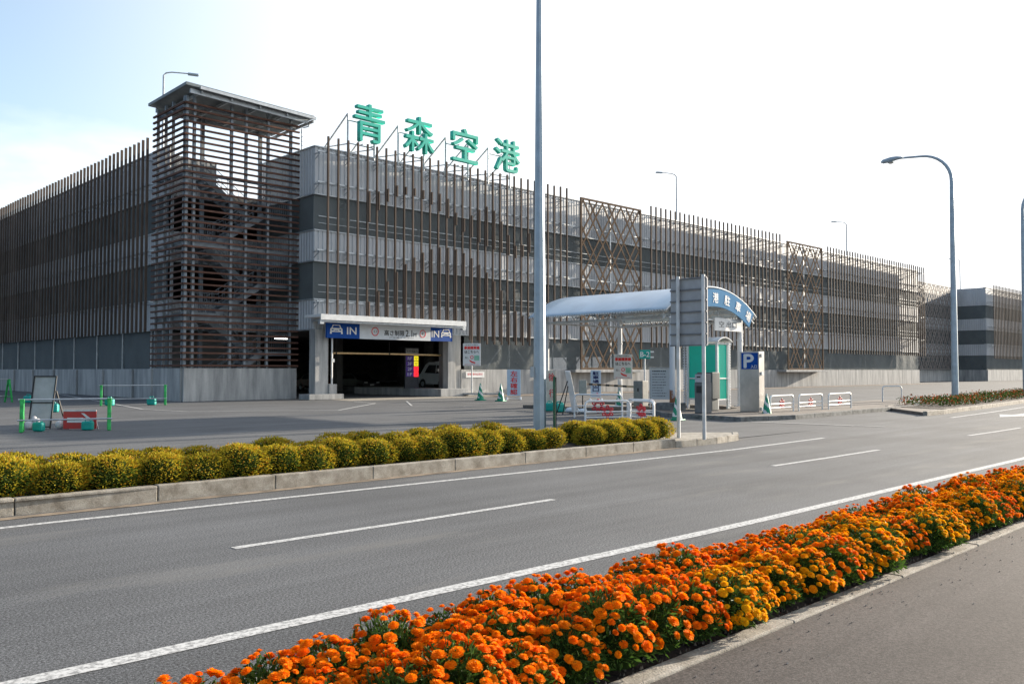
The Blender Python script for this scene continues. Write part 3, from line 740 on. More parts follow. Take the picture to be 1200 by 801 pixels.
# =================================================================== VEHICLES inside the garage
GLASS = mat('dark_car_glass', (0.02,0.025,0.03), 0.08, var=0)
def vehicle(name, label, cat, loc, rz, prof, Lw, wid, paint, win, wheels, group=None, lights=True, rear=False):
    """x runs from tail (0) to nose (L); y is width"""
    t = thing(name, label, cat, loc, rz, group)
    mb = MB(); hw = wid/2; n = len(prof)
    # body sections: taper inward above the belt line
    belt = 0.95
    vs = []
    for sg in (-1,1):
        for (x,z) in prof: vs.append((x, sg*(hw - max(0, z-belt)*0.16), z))
    mb.add(vs, [tuple(range(n))[::-1], tuple(range(n,2*n))]+[(i,(i+1)%n,n+(i+1)%n,n+i) for i in range(n)])
    b = mb.build('body', paint, t, smooth=True, bevel=0.05)
    for poly in win:
        for sg in (-1,1):
            mb = MB(); vs = []
            for (x,z) in poly: vs.append((x, sg*(hw-max(0,z-belt)*0.16+0.004), z))
            for (x,z) in poly: vs.append((x, sg*(hw-max(0,z-belt)*0.16+0.012), z))
            k = len(poly); mb.add(vs, [tuple(range(k)), tuple(range(k,2*k))]+[(i,(i+1)%k,k+(i+1)%k,k+i) for i in range(k)])
            mb.build('side_window', GLASS, t)
    for x in wheels:
        for sg in (-1,1):
            mb = MB(); y0 = sg*(hw-0.16); y1 = sg*(hw+0.006)
            mb.tube([(x,y0,0.29),(x,y1,0.29)],0.29,20); w = mb.build('wheel', BLACK, t, smooth=True)
            mb = MB(); mb.tube([(x,y1,0.29),(x,y1+sg*0.012,0.29)],0.18,16); mb.build('rim', GALV, w, smooth=True)
            mb = MB(); mb.tube([(x,sg*(hw-0.1),0.31),(x,y1-sg*0.003,0.31)],0.345,20); mb.build('wheel_arch', INK, t)
    return t
KP = [(0,0.35),(0,1.0),(0.06,1.75),(0.2,1.9),(2.3,1.92),(2.65,1.75),(3.1,1.08),(3.38,0.95),(3.4,0.35),(2.9,0.25),(0.4,0.25)]
van = vehicle('parked_van', 'white boxy kei van with its tail toward the road, standing right of the vacancy board', 'van', (41.9,48.9,0.42), R(90),
    KP, 3.4, 1.46, mat('white_car_paint', (0.62,0.66,0.68), 0.3, var=0.03), [[(0.35,1.08),(0.35,1.66),(1.25,1.70),(1.25,1.08)],[(1.35,1.08),(1.35,1.70),(2.2,1.70),(2.6,1.12)]], (0.62,2.8))
for sg in (-1,1):
    mb = MB(); mb.box(-0.015,sg*0.60-0.07,0.75,0.10,sg*0.60+0.07+0.03*sg,1.35); mb.build('tail_light', mat('tail_light_red', (0.45,0.02,0.02), 0.3), van)
mb = MB(); mb.box(-0.02,-0.5,1.1,0.03,0.5,1.62); mb.build('rear_window', GLASS, van)
mb = MB(); mb.box(-0.06,-0.7,0.3,0.02,0.7,0.5); mb.build('rear_bumper', mat('white_car_paint', (0.6,0.6,0.6)), van)
mb = MB(); mb.box(0.5,-0.5,1.925,0.58,0.5,1.97); mb.box(1.6,-0.5,1.925,1.68,0.5,1.97); mb.build('roof_rack', GALV, van)
SP = [(0,0.35),(0.02,0.85),(0.25,0.95),(0.7,1.0),(1.25,1.42),(2.5,1.46),(3.25,0.98),(4.1,0.85),(4.3,0.7),(4.3,0.35),(3.9,0.22),(0.4,0.22)]
for (x,y,col,lab) in ((39.6,66,(0.10,0.015,0.015),'dark red saloon parked nose out in the gloom behind the height bar'),(43.6,66,(0.03,0.03,0.035),'black saloon parked nose out beside the dark red one inside the garage')):
    c_ = vehicle('parked_car', lab, 'car', (x,y,0), R(-90), SP, 4.3, 1.7, mat('car_paint_%d' % x, col, 0.25, var=0.02), [[(0.95,0.98),(1.3,1.36),(2.0,1.38),(2.0,0.98)],[(2.08,0.98),(2.08,1.38),(2.5,1.38),(3.05,0.98)]], (0.8,3.5), group='cars parked inside the garage')
    for sg in (-1,1):
        mb = MB(); mb.box(4.2,sg*0.62-0.16,0.62,4.315,sg*0.62+0.16,0.76); mb.build('headlight', mat('headlight_glass', (0.7,0.7,0.7), 0.1), c_)
    mb = MB(); mb.box(4.28,-0.2,0.42,4.33,0.2,0.54); mb.build('number_plate', WHITE, c_)
    mb = MB(); mb.add([(3.2,-0.62,1.0),(3.2,0.62,1.0),(2.56,0.58,1.44),(2.56,-0.58,1.44),(3.22,-0.62,1.015),(3.22,0.62,1.015),(2.58,0.58,1.455),(2.58,-0.58,1.455)],[(0,1,2,3),(7,6,5,4),(0,4,5,1),(1,5,6,2),(2,6,7,3),(3,7,4,0)]); mb.build('windscreen', GLASS, c_)

# =================================================================== LAMPS
def lamp_roof(loc, rz, label, H=8.6):
    t = thing('rooftop_lamp', label, 'lamp', loc, rz, 'lamps standing on the car park roof')
    mb = MB(); mb.tube([(0,0,0),(0,0,H*0.6),(0,0,H-0.2),(0.15,0,H-0.02),(0.5,0,H+0.08),(1.7,0,H+0.14)],[0.09,0.075,0.06,0.05,0.045,0.04],8); mb.build('pole', GALV, t, smooth=True)
    mb = MB(); mb.box(1.5,-0.16,H+0.04,2.2,0.16,H+0.18); mb.build('lamp_head', POLE, t, bevel=0.05)
    return t
lamp_roof((23.4,57,12.7), R(-20), 'grey rooftop lamp rising behind the stair tower roof', 8.8)
lamp_roof((72.2,50.2,12.7), R(150), 'grey rooftop lamp above the stretch between the two lattice panels', 8.6)
lamp_roof((110.5,50.2,12.7), R(150), 'small rooftop lamp above the far end of the long car park', 8.3)
lamp_roof((164,54,12.7), R(150), 'tiny rooftop lamp above the annex left of the right edge', 8.6)
def street_lamp(loc, rz, label, H=12.2):
    t = thing('street_lamp', label, 'street lamp', loc, rz, 'curved arm street lamps on the right verge')
    mb = MB(); pts = [(0,0,0),(0,0,0.35),(0,0,5),(0,0,10),(0,0,H-0.6)]; rs = [0.19,0.175,0.15,0.12,0.10]
    for i in range(1,9): a = PI/2*i/8; pts.append((1.5*(1-math.cos(a)),0,H-0.6+1.5*math.sin(a)*1.0)); rs.append(0.10-0.005*i)
    pts.append((2.6,0,H+0.96)); rs.append(0.055)
    mb.tube(pts, rs, 12); mb.build('pole', POLE, t, smooth=True)
    mb = MB(); mb.box(-0.2,-0.2,0,0.2,0.2,0.04); mb.build('base_plate', GALV, t)
    mb = MB(); mb.tube([(2.4,0,H+0.96),(2.7,0,H+0.98),(3.0,0,H+0.94),(3.4,0,H+0.88),(3.52,0,H+0.86)],[0.06,0.11,0.15,0.12,0.03],12)
    hd = mb.build('lamp_head', POLE, t, smooth=True); hd.scale = (1,1,1)
    mb = MB(); mb.lathe([(0.14,H+0.80),(0.17,H+0.70+0.08),(0.1,H+0.72)],14,(3.0,0)); mb.build('lens', mat('lamp_glass',(0.5,0.5,0.45),0.2), t, smooth=True)
    return t
street_lamp((48.5,16.3,0.13), R(100), 'tall blue-grey street lamp with arm curving left over the flower bed')
street_lamp((60.3,16.15,0.13), R(-80), 'street lamp cut off by the right edge of the photograph')
t = thing('lamp_post', 'thick tapering grey post rising out of frame between the two hedge groups', 'lamp post', (13.15,12.6,0.16))
mb = MB(); mb.tube([(0,0,0),(0,0,2.5),(0,0,6),(0,0,9.5),(0,0,11.5)],[0.135,0.122,0.095,0.062,0.05],8)
mb.tube([(0,0,11.4),(0.1,0.1,11.9),(0.7,0.7,12.1)],0.045,8); mb.build('pole', POLE, t)
mb = MB(); mb.box(-0.2,-0.2,0,0.2,0.2,0.03)
for a in (-1,1):
    for b in (-1,1): mb.tube([(a*0.155,b*0.155,0.03),(a*0.155,b*0.155,0.09)],0.018,6)
mb.build('base_plate', GALV, t)
mb = MB(); mb.box(0.5,0.5,12.03,1.2,0.9,12.2); mb.build('lamp_head', POLE, t, bevel=0.04)
mb = MB(); mb.box(-0.16,0.02,1.4,-0.13,0.12,1.62); mb.build('inspection_cover', GALV, t)
# narrow green post board beside it
t = thing('marker_board', 'narrow dark green board seen edge on, right against the thick grey post', 'marker board', (13.40,12.42,0.16), R(-46))
mb = MB(); mb.box(-0.02,-0.2,0.05,0.02,0.2,1.42); mb.build('board', mat('dark_green_paint', (0.01,0.10,0.05), 0.5), t, bevel=0.005)
mb = MB(); mb.box(0.021,-0.03,0.0,0.05,0.03,1.4); mb.build('stake', INK, t)

# =================================================================== SIGN SEEN FROM BEHIND
t = thing('road_sign', 'grey ribbed back of a road sign on two pale posts at the hedge end', 'road sign', (17.0,11.5,0.14))
mb = MB()
for i in range(6): mb.box(0,-0.5,2.14+i*0.258,0.03,0.5,2.14+i*0.258+0.254)
mb.build('panel', mat('sign_back_grey', (0.42,0.42,0.43), 0.55, 0.2, var=0.08, scale=3), t, bevel=0.004)
mb = MB()
for i in range(7): mb.box(-0.035,-0.5,2.125+i*0.258,-0.001,0.5,2.16+i*0.258)
mb.build('rib', mat('rib_grey', (0.20,0.20,0.21), 0.5, 0.3), t)
for y in (-0.45,0.24):
    mb = MB(); mb.tube([(-0.08,y,0),(-0.08,y,3.75)],0.042,12); mb.build('post', WHITED, t, smooth=True)

# =================================================================== GATE CANOPY
CX, HWid, RISE, EZ = 31.55, 3.45, 1.12, 4.12
Y0c, Y1c = 20.1, 27.6
RR = (HWid**2 + RISE**2)/(2*RISE); CZ = EZ + RISE - RR
amax = math.asin(HWid/RR)
gate = thing('gate_canopy', 'pale blue arched canopy on white posts over the parking entry lane', 'canopy', (CX,(Y0c+Y1c)/2,0))
GB = mat('pale_blue_canopy', (0.52,0.63,0.72), 0.35, var=0.06, scale=1.0)
def gp(mb, name, m, parent=None, **kw): return cp(mb, name, m, root=gate, **kw)
def arc(r, a): return (CX + r*math.sin(a), CZ + r*math.cos(a))
mb = MB(); n = 36; ny = 8
for j in range(ny+1):
    y = Y0c + (Y1c-Y0c)*j/ny
    for i in range(n+1):
        a = -amax + 2*amax*i/n
        x, z = arc(RR, a); mb.v.append((x,y,z))
for j in range(ny):
    for i in range(n): a = j*(n+1)+i; mb.f.append((a,a+1,a+n+2,a+n+1)); mb.m.append(0)
rf = gp(mb, 'roof', GB, smooth=True); so_ = rf.modifiers.new('solid','SOLIDIFY'); so_.thickness = 0.03
mb = MB()   # edge trim with small corrugation teeth, arches
for y in (Y0c-0.02, Y0c+0.28, (Y0c+Y1c)/2, Y1c+0.02):
    for r_ in (RR-0.05, RR-0.42):
        mb.tube([(arc(r_, -amax+2*amax*i/24)[0], y, arc(r_, -amax+2*amax*i/24)[1]) for i in range(25)],0.03,6)
    if y != Y0c-0.02:
        for i in range(24):
            a0 = -amax+2*amax*i/24; a1 = -amax+2*amax*(i+1)/24
            p = arc(RR-0.05 if i%2 else RR-0.42, a0); q = arc(RR-0.42 if i%2 else RR-0.05, a1); mb.tube([(p[0],y,p[1]),(q[0],y,q[1])],0.018,5)
for sg in (-1,1):
    xe, ze = arc(RR, sg*amax)
    k = 0; y = Y0c
    while y < Y1c: mb.box(xe-0.03,y,ze-0.07,xe+0.03,y+0.06,ze-0.01); y += 0.14
    mb.tube([(xe-sg*0.5,Y0c,ze+0.12),(xe-sg*0.5,Y1c,ze+0.12)],0.03,6)
    xb = CX+sg*2.6
    mb.tube([(xb,Y0c+0.3,3.86),(xb,Y1c-0.3,3.86)],0.055,8)
    for i in range(12):
        ya = Y0c+0.4+i*(Y1c-Y0c-0.8)/12; yb = ya+(Y1c-Y0c-0.8)/12; zt = 4.5
        mb.tube([(xb,ya,3.86 if i%2 else zt),(xb,yb,zt if i%2 else 3.86)],0.02,5)
    mb.tube([(xb,Y0c,zt),(xb,Y1c,zt)],0.03,6)
for y in (Y0c+0.28,Y1c-0.3): mb.tube([(CX-2.6,y,3.86),(CX+2.6,y,3.86)],0.04,8)
for i in range(6): a = -amax*0.8+1.6*amax*i/5; x,z = arc(RR-0.06,a); mb.tube([(x,Y0c,z),(x,Y1c,z)],0.03,6)
gp(mb, 'truss_frame', WHITED, smooth=True)
for x, y in ((28.98,20.4),(34.1,20.4),(28.95,27.3),(34.3,27.3)):
    mb = MB(); mb.tube([(x,y,0.1),(x,y,3.9),(x,y,4.4)],0.115,14); mb.tube([(x,y,3.02),(x,y,3.07)],0.14,14); mb.box(x-0.2,y-0.2,0.13,x+0.2,y+0.2,0.17)
    rust = mat('rusty_white_post', (0.66,0.68,0.70), 0.5, var=0.06) 
    if x < 29 and y < 21:
        # paint blistered to rust near the foot
        rm = bpy.data.materials.new('rust_stained_paint'); rm.use_nodes = True; tt = rm.node_tree; kk = tt.links; bb = tt.nodes['Principled BSDF']; bb.inputs['Roughness'].default_value = 0.7
        cc = tt.nodes.new('ShaderNodeTexCoord'); nn_ = tt.nodes.new('ShaderNodeTexNoise'); nn_.inputs['Scale'].default_value = 4; nn_.inputs['Detail'].default_value = 6; kk.new(cc.outputs['Object'], nn_.inputs['Vector'])
        sep = tt.nodes.new('ShaderNodeSeparateXYZ'); kk.new(cc.outputs['Object'], sep.inputs[0])
        mr_ = tt.nodes.new('ShaderNodeMapRange'); kk.new(sep.outputs['Z'], mr_.inputs['Value']); mr_.inputs['From Min'].default_value = 0.3; mr_.inputs['From Max'].default_value = 1.5; mr_.inputs['To Min'].default_value = 0.36; mr_.inputs['To Max'].default_value = -0.2
        ad = tt.nodes.new('ShaderNodeMath'); kk.new(nn_.outputs['Fac'], ad.inputs[0]); kk.new(mr_.outputs[0], ad.inputs[1])
        rr_ = tt.nodes.new('ShaderNodeValToRGB'); rr_.color_ramp.elements[0].position = 0.56; rr_.color_ramp.elements[0].color = (0.66,0.68,0.70,1); rr_.color_ramp.elements[1].position = 0.68; rr_.color_ramp.elements[1].color = (0.26,0.10,0.04,1)
        kk.new(ad.outputs[0], rr_.inputs['Fac']); kk.new(rr_.outputs['Color'], bb.inputs['Base Color'])
        o = gp(mb, 'post', rm, smooth=True); o['label'] = 'rust-stained front left post'
    else: gp(mb, 'post', rust, smooth=True)
mb = MB(); mb.box(28.55,19.9,0,29.2,20.9,0.42); gp(mb, 'post_footing', KERBD, bevel=0.03)
# arched name board
mb = MB(); nb = 30; r0, r1 = RR-0.12, RR-0.85; vs = []
for i in range(nb+1):
    a = -amax*0.90+2*amax*0.90*i/nb
    for r_, y in ((r0,Y0c-0.10),(r1,Y0c-0.10),(r0,Y0c-0.05),(r1,Y0c-0.05)): x,z = arc(r_,a); vs.append((x,y,z))
fs = []
for i in range(nb): a = 4*i; b = a+4; fs += [(a,b,b+1,a+1),(a+2,a+3,b+3,b+2),(a,a+2,b+2,b),(a+1,b+1,b+3,a+3)]
fs += [(0,1,3,2),(4*nb,4*nb+2,4*nb+3,4*nb+1)]
mb.add(vs, fs); nbd = gp(mb, 'name_board', mat('name_board_blue', (0.15,0.32,0.52), 0.95, spec=0.05, var=0.04))
for i, ch in enumerate('青森空港駐車場'):
    a = -amax*0.80 + 2*amax*0.80*i/6; x, z = arc((r0+r1)/2, a)
    text(ch, WHITE, gate, x-CX, z, 0.42, 0.42, Y0c-0.105-(Y0c+Y1c)/2, bold=0.02, rot=-a, name='character')
# white lower board
t = thing('lane_sign', 'white hanging board under the right side of the arched canopy', 'sign', (33.0,20.25,3.40))
mb = MB(); mb.box(-1.1,0,0,1.0,0.08,0.55); mb.build('board', WHITE, t, bevel=0.01)
text('空 出口', INK, t, -0.1, 0.28, 1.4, 0.26, -0.002); mb = MB()
for x in (-0.8,0.8): mb.tube([(x,0.04,0.55),(x,0.04,0.9)],0.02,6)
mb.build('hanger', GALV, t)

# green booth
t = thing('payment_booth', 'narrow booth with bright green panels in a white frame under the canopy', 'booth', (30.6,19.35,0.135))
GP = mat('bright_green_panel', (0.0,0.60,0.40), 0.35, var=0.04, scale=1)
for (x0,y0,x1,y1) in ((0.02,0.06,0.04,0.68),(0.02,0.72,0.04,1.36),(0.06,0.02,0.72,0.04)):
    mb = MB(); mb.box(x0,y0,0.42,x1,y1,1.22); mb.box(x0,y0,1.27,x1,y1,2.62); mb.build('green_panel', GP, t)
mb = MB(); mb.box(0.745,0.06,0.42,0.76,1.36,2.62); mb.build('unseen_grey_side', mat('side_panel_grey', (0.32,0.34,0.34), 0.5), t)  # unseen sunny side, made grey to stop green light bouncing onto the post
mb = MB()
for (x,y) in ((0,0),(0.78,0),(0,1.4),(0.78,1.4)): mb.box(x-0.045,y-0.045,0,x+0.045,y+0.045,2.72)
for z in (0.36,1.22,2.64): mb.box(-0.03,0.046,z,0.01,1.354,z+0.05); mb.box(0.046,-0.03,z,0.734,0.01,z+0.05); mb.box(0.77,0.046,z,0.81,1.354,z+0.05)
mb.build('frame', WHITE, t, bevel=0.006)
mb = MB(); nseg = 10
vs = []
for i in range(nseg+1):
    u = -1+2*i/nseg; vs += [(0.39+u*0.55,-0.15,2.76+0.18*(1-u*u)),(0.39+u*0.55,1.55,2.76+0.18*(1-u*u))]
for i in range(nseg+1):
    u = -1+2*i/nseg; vs += [(0.39+u*0.55,-0.15,2.72+0.18*(1-u*u)),(0.39+u*0.55,1.55,2.72+0.18*(1-u*u))]
k = 2*(nseg+1); fs = []
for i in range(nseg): a = 2*i; fs += [(a,a+2,a+3,a+1),(k+a,k+a+1,k+a+3,k+a+2),(a,k+a,k+a+2,a+2),(a+1,a+3,k+a+3,k+a+1)]
fs += [(0,1,k+1,k),(2*nseg,k+2*nseg,k+2*nseg+1,2*nseg+1)]
mb.add(vs, fs); mb.build('curved_roof', WHITED, t, smooth=True)
mb = MB()
for i in range(24): mb.box(0.83,-0.06,0.1+i*0.11,0.93,0.04,0.16+i*0.11)
mb.box(0.86,-0.04,0,0.90,0.0,2.7); mb.build('ladder_strip', WHITED, t)
mb = MB()
for i in range(24): mb.box(-0.06,1.5,0.1+i*0.11,0.04,1.6,0.16+i*0.11)
mb.box(-0.03,1.53,0,0.01,1.57,2.7); mb.build('ladder_strip', WHITED, t)
# ticket machine
t = thing('ticket_machine', 'grey ticket machine with a small screen on a post in front of the booth', 'ticket machine', (27.2,17.75,0.135), R(0))
mb = MB(); mb.box(0,0,0,0.5,0.42,1.12); mb.box(0.02,0.02,1.12,0.48,0.40,1.45); mb.build('cabinet', mat('machine_grey', (0.16,0.16,0.16), 0.5), t, bevel=0.02)
mb = MB(); mb.box(-0.02,0.05,1.14,-0.001,0.38,1.42); mb.build('display', mat('machine_light', (0.5,0.5,0.52), 0.4), t)
mb = MB(); mb.box(-0.025,0.1,0.75,-0.001,0.32,1.0); mb.box(-0.03,0.14,1.3,-0.021,0.3,1.36); mb.build('ticket_slot', INK, t)
t = thing('equipment_cabinet', 'plain dark green-grey cabinet standing against the green booth panels', 'cabinet', (29.3,18.75,0.135))
mb = MB(); mb.box(0,0,0.45,0.55,0.7,1.5); mb.box(0.05,0.05,0,0.5,0.65,0.45); mb.build('box', mat('cabinet_dark_grey', (0.10,0.115,0.11), 0.5), t, bevel=0.02)
mb = MB(); mb.box(-0.012,0.33,0.6,-0.001,0.36,1.4); mb.build('door_seam', INK, t)
# stainless P cabinet
t = thing('parking_pillar', 'brushed stainless pillar with a blue P sign by the canopy post', 'sign pillar', (29.6,16.9,0.135))
mb = MB(); mb.box(0,0,0.0,0.40,0.82,2.28); mb.build('pillar', STEEL, t, bevel=0.015)
mb = MB(); mb.box(-0.014,0.04,1.62,-0.001,0.74,2.24); mb.build('blue_panel', BLUE, t)
def xtext(body, m, parent, cy, cz, w, h, x, **kw):
    """lettering on a face that looks toward -x (reads left to right toward -y)"""
    o = text(body, m, parent, 0, 0, w, h, 0, **kw)
    o.rotation_euler = (0,0,R(-90)); o.location = (x, cy, cz); return o
xtext('P', WHITE, t, 0.42, 1.93, 0.40, 0.50, -0.016, bold=0.05, name='letter_p'); xtext('入口', WHITE, t, 0.20, 1.72, 0.26, 0.12, -0.022, bold=0.01, name='lettering')
mb = MB(); mb.box(0.12,-0.05,0.05,0.28,-0.001,0.18); mb.box(0.12,-0.05,1.4,0.28,-0.001,1.52); mb.box(0.12,-0.05,2.08,0.28,-0.001,2.2); mb.build('bracket', WHITE, t)
# gate arm box
t = thing('barrier_gate', 'beige barrier gate box with a striped arm lowered to the left', 'barrier gate', (31.0,23.5,0.13))
mb = MB(); mb.box(-0.2,-0.25,0,0.2,0.25,1.12); mb.build('housing', mat('beige_box', (0.42,0.40,0.36), 0.5), t, bevel=0.02)
mb = MB(); mb.box(-0.22,-0.24,0.02,-0.201,0.24,1.1); mb.build('shaded_side', mat('box_shade', (0.2,0.21,0.21), 0.5), t)  # dark sheet over the left side, shade of the box put into its colour
mb = MB(); mb.box(-0.24,-0.05,0.65,-0.221,0.03,0.8); mb.build('lock', INK, t)
mb = MB(); mb.bar((-0.15,0.25,0.85),(-0.5,2.7,0.95),0.06,0.09); mb.build('arm', mat('arm_tan', (0.45,0.33,0.22), 0.5), t)
mb = MB()
for i in range(5): a = 0.15+i*0.18; mb.bar((-0.15-0.35*a,0.25+2.45*a,0.85+0.1*a),(-0.15-0.35*(a+.08),0.25+2.45*(a+.08),0.85+0.1*(a+.08)),0.064,0.094)
mb.build('stripe', INK, t)
# information board
t = thing('notice_board', 'tall white notice board covered in fine print beside the rusty post', 'notice board', (30.3,21.95,0.13), R(-70))
mb = MB(); mb.box(-0.42,0,0.35,0.42,0.06,1.62); mb.build('board', mat('notice_white', (0.55,0.57,0.57), 0.6, var=0.04), t)
mb = MB(); mb.tube([(-0.45,0.03,0),(-0.45,0.03,1.68)],0.03,8); mb.tube([(0.45,0.03,0),(0.45,0.03,1.68)],0.03,8); mb.tube([(-0.45,0.03,1.66),(0.45,0.03,1.66)],0.03,8); mb.build('frame', GALV, t, smooth=True)
mb = MB(); rg = random.Random(3)   # fine print too small to read: rows of short ink marks
for i in range(10):
    x = -0.34; z = 1.52-0.115*i
    while x < 0.30-rg.random()*0.2:
        w_ = rg.uniform(0.02,0.07); mb.box(x,-0.004,z,x+w_,-0.0005,z+(0.05 if i == 0 else 0.028)); x += w_+rg.uniform(0.012,0.03)
mb.build('fine_print', INK, t)

# =================================================================== SIGNS
def board_sign(name, label, cat, loc, rz, w, z0, z1, boardm, post='single', postm=WHITED, group=None, thick=0.03):
    t = thing(name, label, cat, loc, rz, group)
    mb = MB(); mb.box(-w/2,0,z0,w/2,thick,z1); mb.build('board', boardm, t, bevel=0.006)
    if post == 'single':
        mb = MB(); mb.tube([(0,0.06+thick,0),(0,0.06+thick,z1-0.05)],0.045,10); mb.build('post', postm, t, smooth=True)
    return t
SW = mat('sign_face_white', (0.66,0.69,0.70), 0.5, var=0.03)
def pay_sign(t, w, z0, z1):
    H = z1-z0
    text('事前精算機', RED, t, 0, z0+H*0.80, w*0.86, H*0.13, -0.002, bold=0.015); text('はこちらへ', INK, t, 0, z0+H*0.62, w*0.8, H*0.12, -0.002, bold=0.008)
    text('お帰りの際は', INK, t, 0, z0+H*0.93, w*0.7, H*0.055, -0.002)
    mb = MB(); mb.box(w*0.14,-0.008,z0+H*0.24,w*0.42,-0.001,z0+H*0.46); mb.build('green_panel', mat('pale_green', (0.25,0.55,0.42)), t)
    mb = MB(); ring(mb, 0, z0+H*0.38, w*0.10, w*0.035, -0.008, -0.001, 16); mb.prism([(-w*0.14,z0+H*0.27),(w*0.02,z0+H*0.20),(w*0.2,z0+H*0.16),(w*0.2,z0+H*0.10),(0,z0+H*0.13),(-w*0.12,z0+H*0.2)],'y',-0.008,-0.001); mb.build('red_symbol', RED, t)
    text('ありがとうございます', RED, t, 0, z0+H*0.055, w*0.8, H*0.05, -0.002)
    text('無人', INK, t, -w*0.28, z0+H*0.36, w*0.2, H*0.1, -0.002)
t = board_sign('notice_sign', 'white and red notice sign on a pale post at the right of the garage entrance', 'sign', (38.6,43.25,0.1), FACE, 1.18, 1.92, 3.42, SW); pay_sign(t, 1.18, 1.92, 3.42)
mb = MB(); mb.box(-0.5,-0.1,0,2.2,0.5,0.12); mb.build('base_slab', CONC, t)
t = board_sign('notice_sign', 'white and red notice sign strapped to the rear canopy post', 'sign', (34.2,27.02,0.13), FACE, 0.92, 1.15, 2.38, SW, post=None); pay_sign(t, 0.92, 1.15, 2.38)
mb = MB(); mb.box(-0.3,0.031,1.4,-0.25,0.1,1.45); mb.box(0.1,0.031,1.4,0.3,0.1,1.45); mb.build('clamp', GALV, t)
t = board_sign('bay_sign', 'small teal B-2 sign high on a thin post right of the lattice panel', 'sign', (38.9,29.2,0), FACE, 0.62, 2.35, 2.85, mat('teal_sign', (0.0,0.33,0.27), 0.5), postm=WHITE)
text('B-2', WHITE, t, 0, 2.6, 0.5, 0.28, -0.002, bold=0.01)
mb = MB(); mb.box(0.32,0.0,2.7,0.5,0.12,2.78); mb.box(0.32,0.0,2.4,0.5,0.12,2.48); mb.build('lamp_bracket', WHITE, t)
def foot(t, w=0.9, col=WHITE):
    mb = MB()
    for sg in (-1,1): mb.prism([(-0.35,0),(0.35,0),(0.30,0.06),(0.06,0.16),(-0.06,0.16),(-0.30,0.06)], 'x', sg*w/2-0.05, sg*w/2+0.05)
    mb.bar((-w/2,0,0.08),(w/2,0,0.08),0.04); mb.build('foot', col, t, bevel=0.01)
SB = mat('sign_face_pale_blue', (0.48,0.60,0.72), 0.5, var=0.04)
t = board_sign('stand_sign', 'pale standing sign with bold red characters 左右確認 near the entrance wall', 'sign', (35.7,36.3,0), FACE, 0.80, 0.22, 1.76, SB, post=None); vtext('左右確認', RED, t, 0, 1.70, 0.28, 0.40, -0.002, bold=0.03); foot(t, 0.8)
t = board_sign('stand_sign', 'standing sign with black characters 駐車場出口 and a red arrow left of the pay notice', 'sign', (37.3,31.4,0), FACE, 0.58, 0.22, 1.72, SB, post=None); vtext('駐車場出口', mat('navy_ink', (0.01,0.02,0.10)), t, 0, 1.66, 0.52, 0.34, -0.002, bold=0.03); foot(t, 0.65)
mb = MB(); mb.prism([(-0.2,0.34),(0.05,0.34),(0.05,0.28),(0.22,0.38),(0.05,0.48),(0.05,0.42),(-0.2,0.42)],'y',-0.01,-0.001); mb.build('arrow', RED, t)
t = board_sign('stand_sign', 'cream standing sign with red characters 徐行 just right of the thick grey post', 'sign', (27.75,25.9,0), FACE, 0.42, 0.12, 1.70, mat('cream_board', (0.66,0.60,0.50), 0.6), post=None)
text('徐', RED, t, 0.02, 1.42, 0.26, 0.34, -0.002, bold=0.02); text('行', RED, t, 0.04, 0.72, 0.26, 0.34, -0.002, bold=0.02); text('お願いします', INK, t, 0, 0.24, 0.32, 0.05, -0.002); foot(t, 0.5)
# small sign fixed on the plinth wall
t = thing('wall_notice', 'small white notice with red print fixed to the concrete wall beside the entrance', 'notice', (40.0,YF-0.14,1.42))
mb = MB(); mb.box(-0.85,0,-0.2,0.85,0.03,0.2); mb.build('board', WHITE, t); text('駐車場内は徐行', RED, t, 0, 0.04, 1.4, 0.16, -0.002)

# leaning white board frame with weights
t = thing('leaning_board', 'long white board leaning back on thin dark legs behind the hedge', 'board stand', (24.9,22.4,0), FACE)
mb = MB(); mb.add([(-0.10,-0.35,1.66),(0.10,-0.35,1.66),(0.46,0.25,0.06),(0.22,0.25,0.06),(-0.10,-0.31,1.69),(0.10,-0.31,1.69),(0.46,0.29,0.09),(0.22,0.29,0.09)],[(0,1,2,3),(7,6,5,4),(0,4,5,1),(1,5,6,2),(2,6,7,3),(3,7,4,0)]); mb.build('board', WHITE, t)
mb = MB(); mb.bar((0.0,-0.3,1.3),(-0.42,0.1,0),0.03); mb.bar((0.02,-0.2,1.1),(-0.15,0.35,0),0.03); mb.bar((0.3,0.1,0.5),(0.5,0.4,0),0.03); mb.bar((-0.4,0.1,0.08),(0.4,0.25,0.08),0.03); mb.build('leg', INK, t)
t = thing('control_box', 'small grey box on a thin post behind the leaning white board', 'control box', (26.4,22.9,0), FACE)
mb = MB(); mb.box(-0.15,-0.1,0.78,0.15,0.1,1.32); mb.build('box', mat('box_grey_green', (0.30,0.32,0.29)), t, bevel=0.02)
mb = MB(); mb.tube([(0,0,0),(0,0,0.8)],0.03,8); mb.build('post', INK, t)
WB = mat('white_water_bag', (0.60,0.68,0.74), 0.5, var=0.08)
def blob(mb, cx, cy, cz, rx, ry, rz_, n=10):
    prof = []
    o = len(mb.v)
    for i in range(n+1):
        p = PI*i/n
        for k in range(12):
            a = 2*PI*k/12; w = 1+0.08*math.sin(3*a+cx*7)
            mb.v.append((cx+rx*math.sin(p)**0.7*math.cos(a)*w, cy+ry*math.sin(p)**0.7*math.sin(a)*w, cz-rz_*math.cos(p)))
    for i in range(n):
        for k in range(12): mb.f.append((o+i*12+k, o+i*12+(k+1)%12, o+(i+1)*12+(k+1)%12, o+(i+1)*12+k)); mb.m.append(mb.cur)
